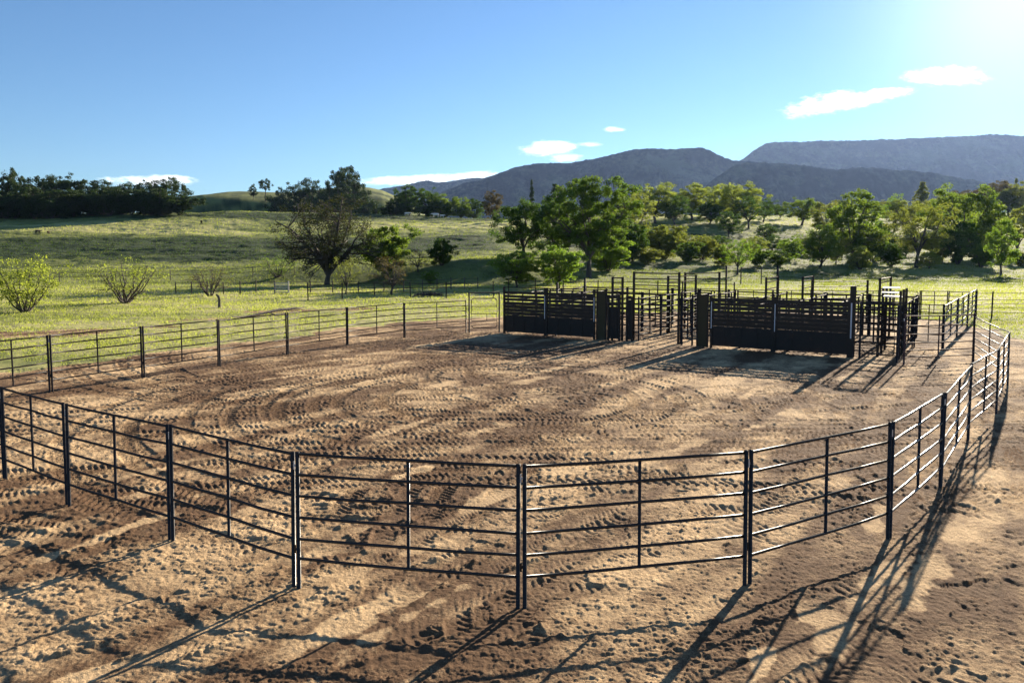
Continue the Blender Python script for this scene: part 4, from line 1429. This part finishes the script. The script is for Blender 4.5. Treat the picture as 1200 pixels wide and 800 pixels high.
mountain('mountain', 5000, [(380, 240), (430, 226), (480, 217), (500, 213), (520, 215), (560, 209), (600, 214), (640, 224), (700, 240)], 800, 800, 201)
mountain('mountain', 3300, [(440, 262), (500, 236), (525, 224), (545, 216), (560, 213), (580, 206), (606, 197), (632, 193), (660, 193), (683, 190), (714, 184), (735, 179), (756, 176), (790, 177), (818, 175), (833, 180), (846, 187), (859, 190), (890, 193), (940, 205), (1000, 222), (1080, 245)], 620, 700, 211, .12)
mountain('mountain', 4600, [(780, 232), (820, 206), (850, 194), (869, 188), (880, 178), (892, 171), (905, 169), (950, 168), (993, 167), (1050, 165), (1097, 163), (1140, 161), (1159, 160), (1180, 161), (1210, 164), (1300, 172), (1420, 196)], 900, 900, 221, .08)
mountain('mountain', 2500, [(790, 250), (830, 214), (859, 195), (875, 192), (890, 193), (915, 194), (942, 196), (975, 201), (1000, 198), (1019, 198), (1045, 201), (1070, 202), (1097, 206), (1128, 212), (1170, 218), (1220, 222), (1320, 232)], 480, 600, 231, .12)

# ---------------------------------------------------------------- haze, sky, sun
SUN_AZ, SUN_EL = math.atan2(588, F), R(16.9)
SDIR = Vector((math.sin(SUN_AZ) * math.cos(SUN_EL), math.cos(SUN_AZ) * math.cos(SUN_EL), math.sin(SUN_EL)))

HAZE = 0.000024
if HAZE:
    b = MB(); b.box((0, 0, 405), (13200, 13200, 816))
    m, nt, out = new_mat('haze_air')
    pv = nt.n('ShaderNodeVolumePrincipled')
    pv.inputs['Color'].default_value = (.36, .53, .95, 1)
    pv.inputs['Density'].default_value = HAZE
    pv.inputs['Anisotropy'].default_value = .45
    nt.t.links.new(pv.outputs[0], out.inputs['Volume'])
    tag(b.build('haze', m), 'pale blue haze in the valley air', 'haze', kind='stuff')

w = bpy.data.worlds.new('World')
S.world = w
w.use_nodes = True
nt = NT(w.node_tree)
for nd in list(w.node_tree.nodes):
    w.node_tree.nodes.remove(nd)
wo = nt.n('ShaderNodeOutputWorld')
bg = nt.n('ShaderNodeBackground')
sky = nt.n('ShaderNodeTexSky', sky_type='NISHITA')
sky.sun_disc = False
sky.sun_elevation = SUN_EL
sky.sun_rotation = SUN_AZ
sky.air_density = 1.0
sky.dust_density = 0.0
sky.ozone_density = 1.6
dirv = nt.n('ShaderNodeTexCoord').outputs['Generated']
sep = nt.n('ShaderNodeSeparateXYZ')
nt.t.links.new(dirv, sep.inputs[0])
yy = nt.m('MAXIMUM', sep.outputs[1], .05)
us = nt.m('DIVIDE', sep.outputs[0], yy)
vs = nt.m('DIVIDE', sep.outputs[2], yy)
cb = nt.n('ShaderNodeCombineXYZ')
nt.put(cb.inputs[0], us)
nt.put(cb.inputs[1], nt.m('MULTIPLY', vs, 2.6))
cn = nt.noise(cb.outputs[0], 15.0, 9, .62)
cn2 = nt.noise(cb.outputs[0], 55.0, 6, .65)
cnn = nt.m('ADD', nt.m('MULTIPLY', nt.m('SUBTRACT', cn, .5), 3.2), nt.m('MULTIPLY', nt.m('SUBTRACT', cn2, .5), 1.8))
tot = None
for px, py, a, b_, sh, amp in [(972, 124, 62, 13, -.13, 1), (1030, 113, 34, 8, -.1, 1), (1098, 94, 56, 12, -.04, 1), (640, 176, 38, 9, -.05, 1), (662, 187, 24, 6, 0, .6), (717, 154, 14, 3.5, 0, .75),
                               (690, 171, 16, 3, 0, .5), (180, 213, 60, 8, 0, .95), (470, 213, 60, 6, -.02, .8), (540, 208, 60, 6, -.05, .75), (500, 211, 40, 5, 0, .8)]:
    u0, v0 = (px - 600) / F, (YH - py) / F
    du = nt.m('SUBTRACT', us, u0)
    dv = nt.m('SUBTRACT', nt.m('SUBTRACT', vs, v0), nt.m('MULTIPLY', du, -sh))
    e = nt.m('ADD', nt.m('POWER', nt.m('ABSOLUTE', nt.m('DIVIDE', du, a / F)), 2.0), nt.m('POWER', nt.m('ABSOLUTE', nt.m('DIVIDE', dv, b_ / F)), 2.0))
    c = nt.m('SUBTRACT', nt.m('ADD', 1.0, cnn), e)
    c = nt.m('MULTIPLY', nt.ss(c, -.1, 1.35), amp)
    tot = c if tot is None else nt.m('MAXIMUM', tot, c)
tot = nt.m('MULTIPLY', tot, nt.m('ADD', .35, nt.m('MULTIPLY', cn2, 1.1)), clamp=True)
tot = nt.m('MULTIPLY', tot, nt.ss(sep.outputs[1], .2, .3))
dt = nt.n('ShaderNodeVectorMath', operation='DOT_PRODUCT')
nt.t.links.new(dirv, dt.inputs[0])
dt.inputs[1].default_value = SDIR
dp = nt.m('MAXIMUM', dt.outputs['Value'], 0.0)
glow = nt.m('ADD', nt.m('MULTIPLY', nt.m('POWER', dp, 12.0), 0.06), nt.m('ADD', nt.m('MULTIPLY', nt.m('POWER', dp, 50.0), 0.6), nt.m('MULTIPLY', nt.m('POWER', dp, 140.0), 3.6)))
c0 = nt.mix(1.0, sky.outputs[0], (0.55, 0.76, 0.99), 'MULTIPLY')
c1 = nt.mix(glow, c0, (1.0, .97, .90), 'ADD')
gl = nt.n('ShaderNodeVectorMath', operation='SCALE')
gl.inputs[0].default_value = (1.0, .96, .88)
nt.t.links.new(glow, gl.inputs['Scale'])
ad = nt.n('ShaderNodeVectorMath', operation='ADD')
nt.t.links.new(c0, ad.inputs[0])
nt.t.links.new(gl.outputs[0], ad.inputs[1])
CLOUD = 15.0
cc = nt.mix(tot, ad.outputs[0], (CLOUD, CLOUD * .99, CLOUD * .98))
nt.t.links.new(cc, bg.inputs['Color'])
bg.inputs['Strength'].default_value = 0.05
nt.t.links.new(bg.outputs[0], wo.inputs['Surface'])

sl = bpy.data.lights.new('sun', 'SUN')
sl.energy = 5.0
sl.angle = R(.55)
sl.color = (1.0, .88, .70)
so = bpy.data.objects.new('sun', sl)
so.rotation_euler = SDIR.to_track_quat('Z', 'Y').to_euler()
so.location = (30, 40, 60)
C.objects.link(so)

# ---------------------------------------------------------------- render
S.render.engine = 'CYCLES'
cy = S.cycles
cy.use_denoising = True
try:
    cy.denoiser = 'OPENIMAGEDENOISE'
except Exception:
    pass
cy.max_bounces = 6
cy.diffuse_bounces = 3
cy.glossy_bounces = 2
cy.transmission_bounces = 4
cy.transparent_max_bounces = 4
cy.volume_bounces = 0
cy.sample_clamp_indirect = 4.0
S.view_settings.view_transform = 'Standard'
S.view_settings.look = 'None'
S.view_settings.gamma = 1.0
S.view_settings.use_curve_mapping = False
S.view_settings.exposure = 1.62
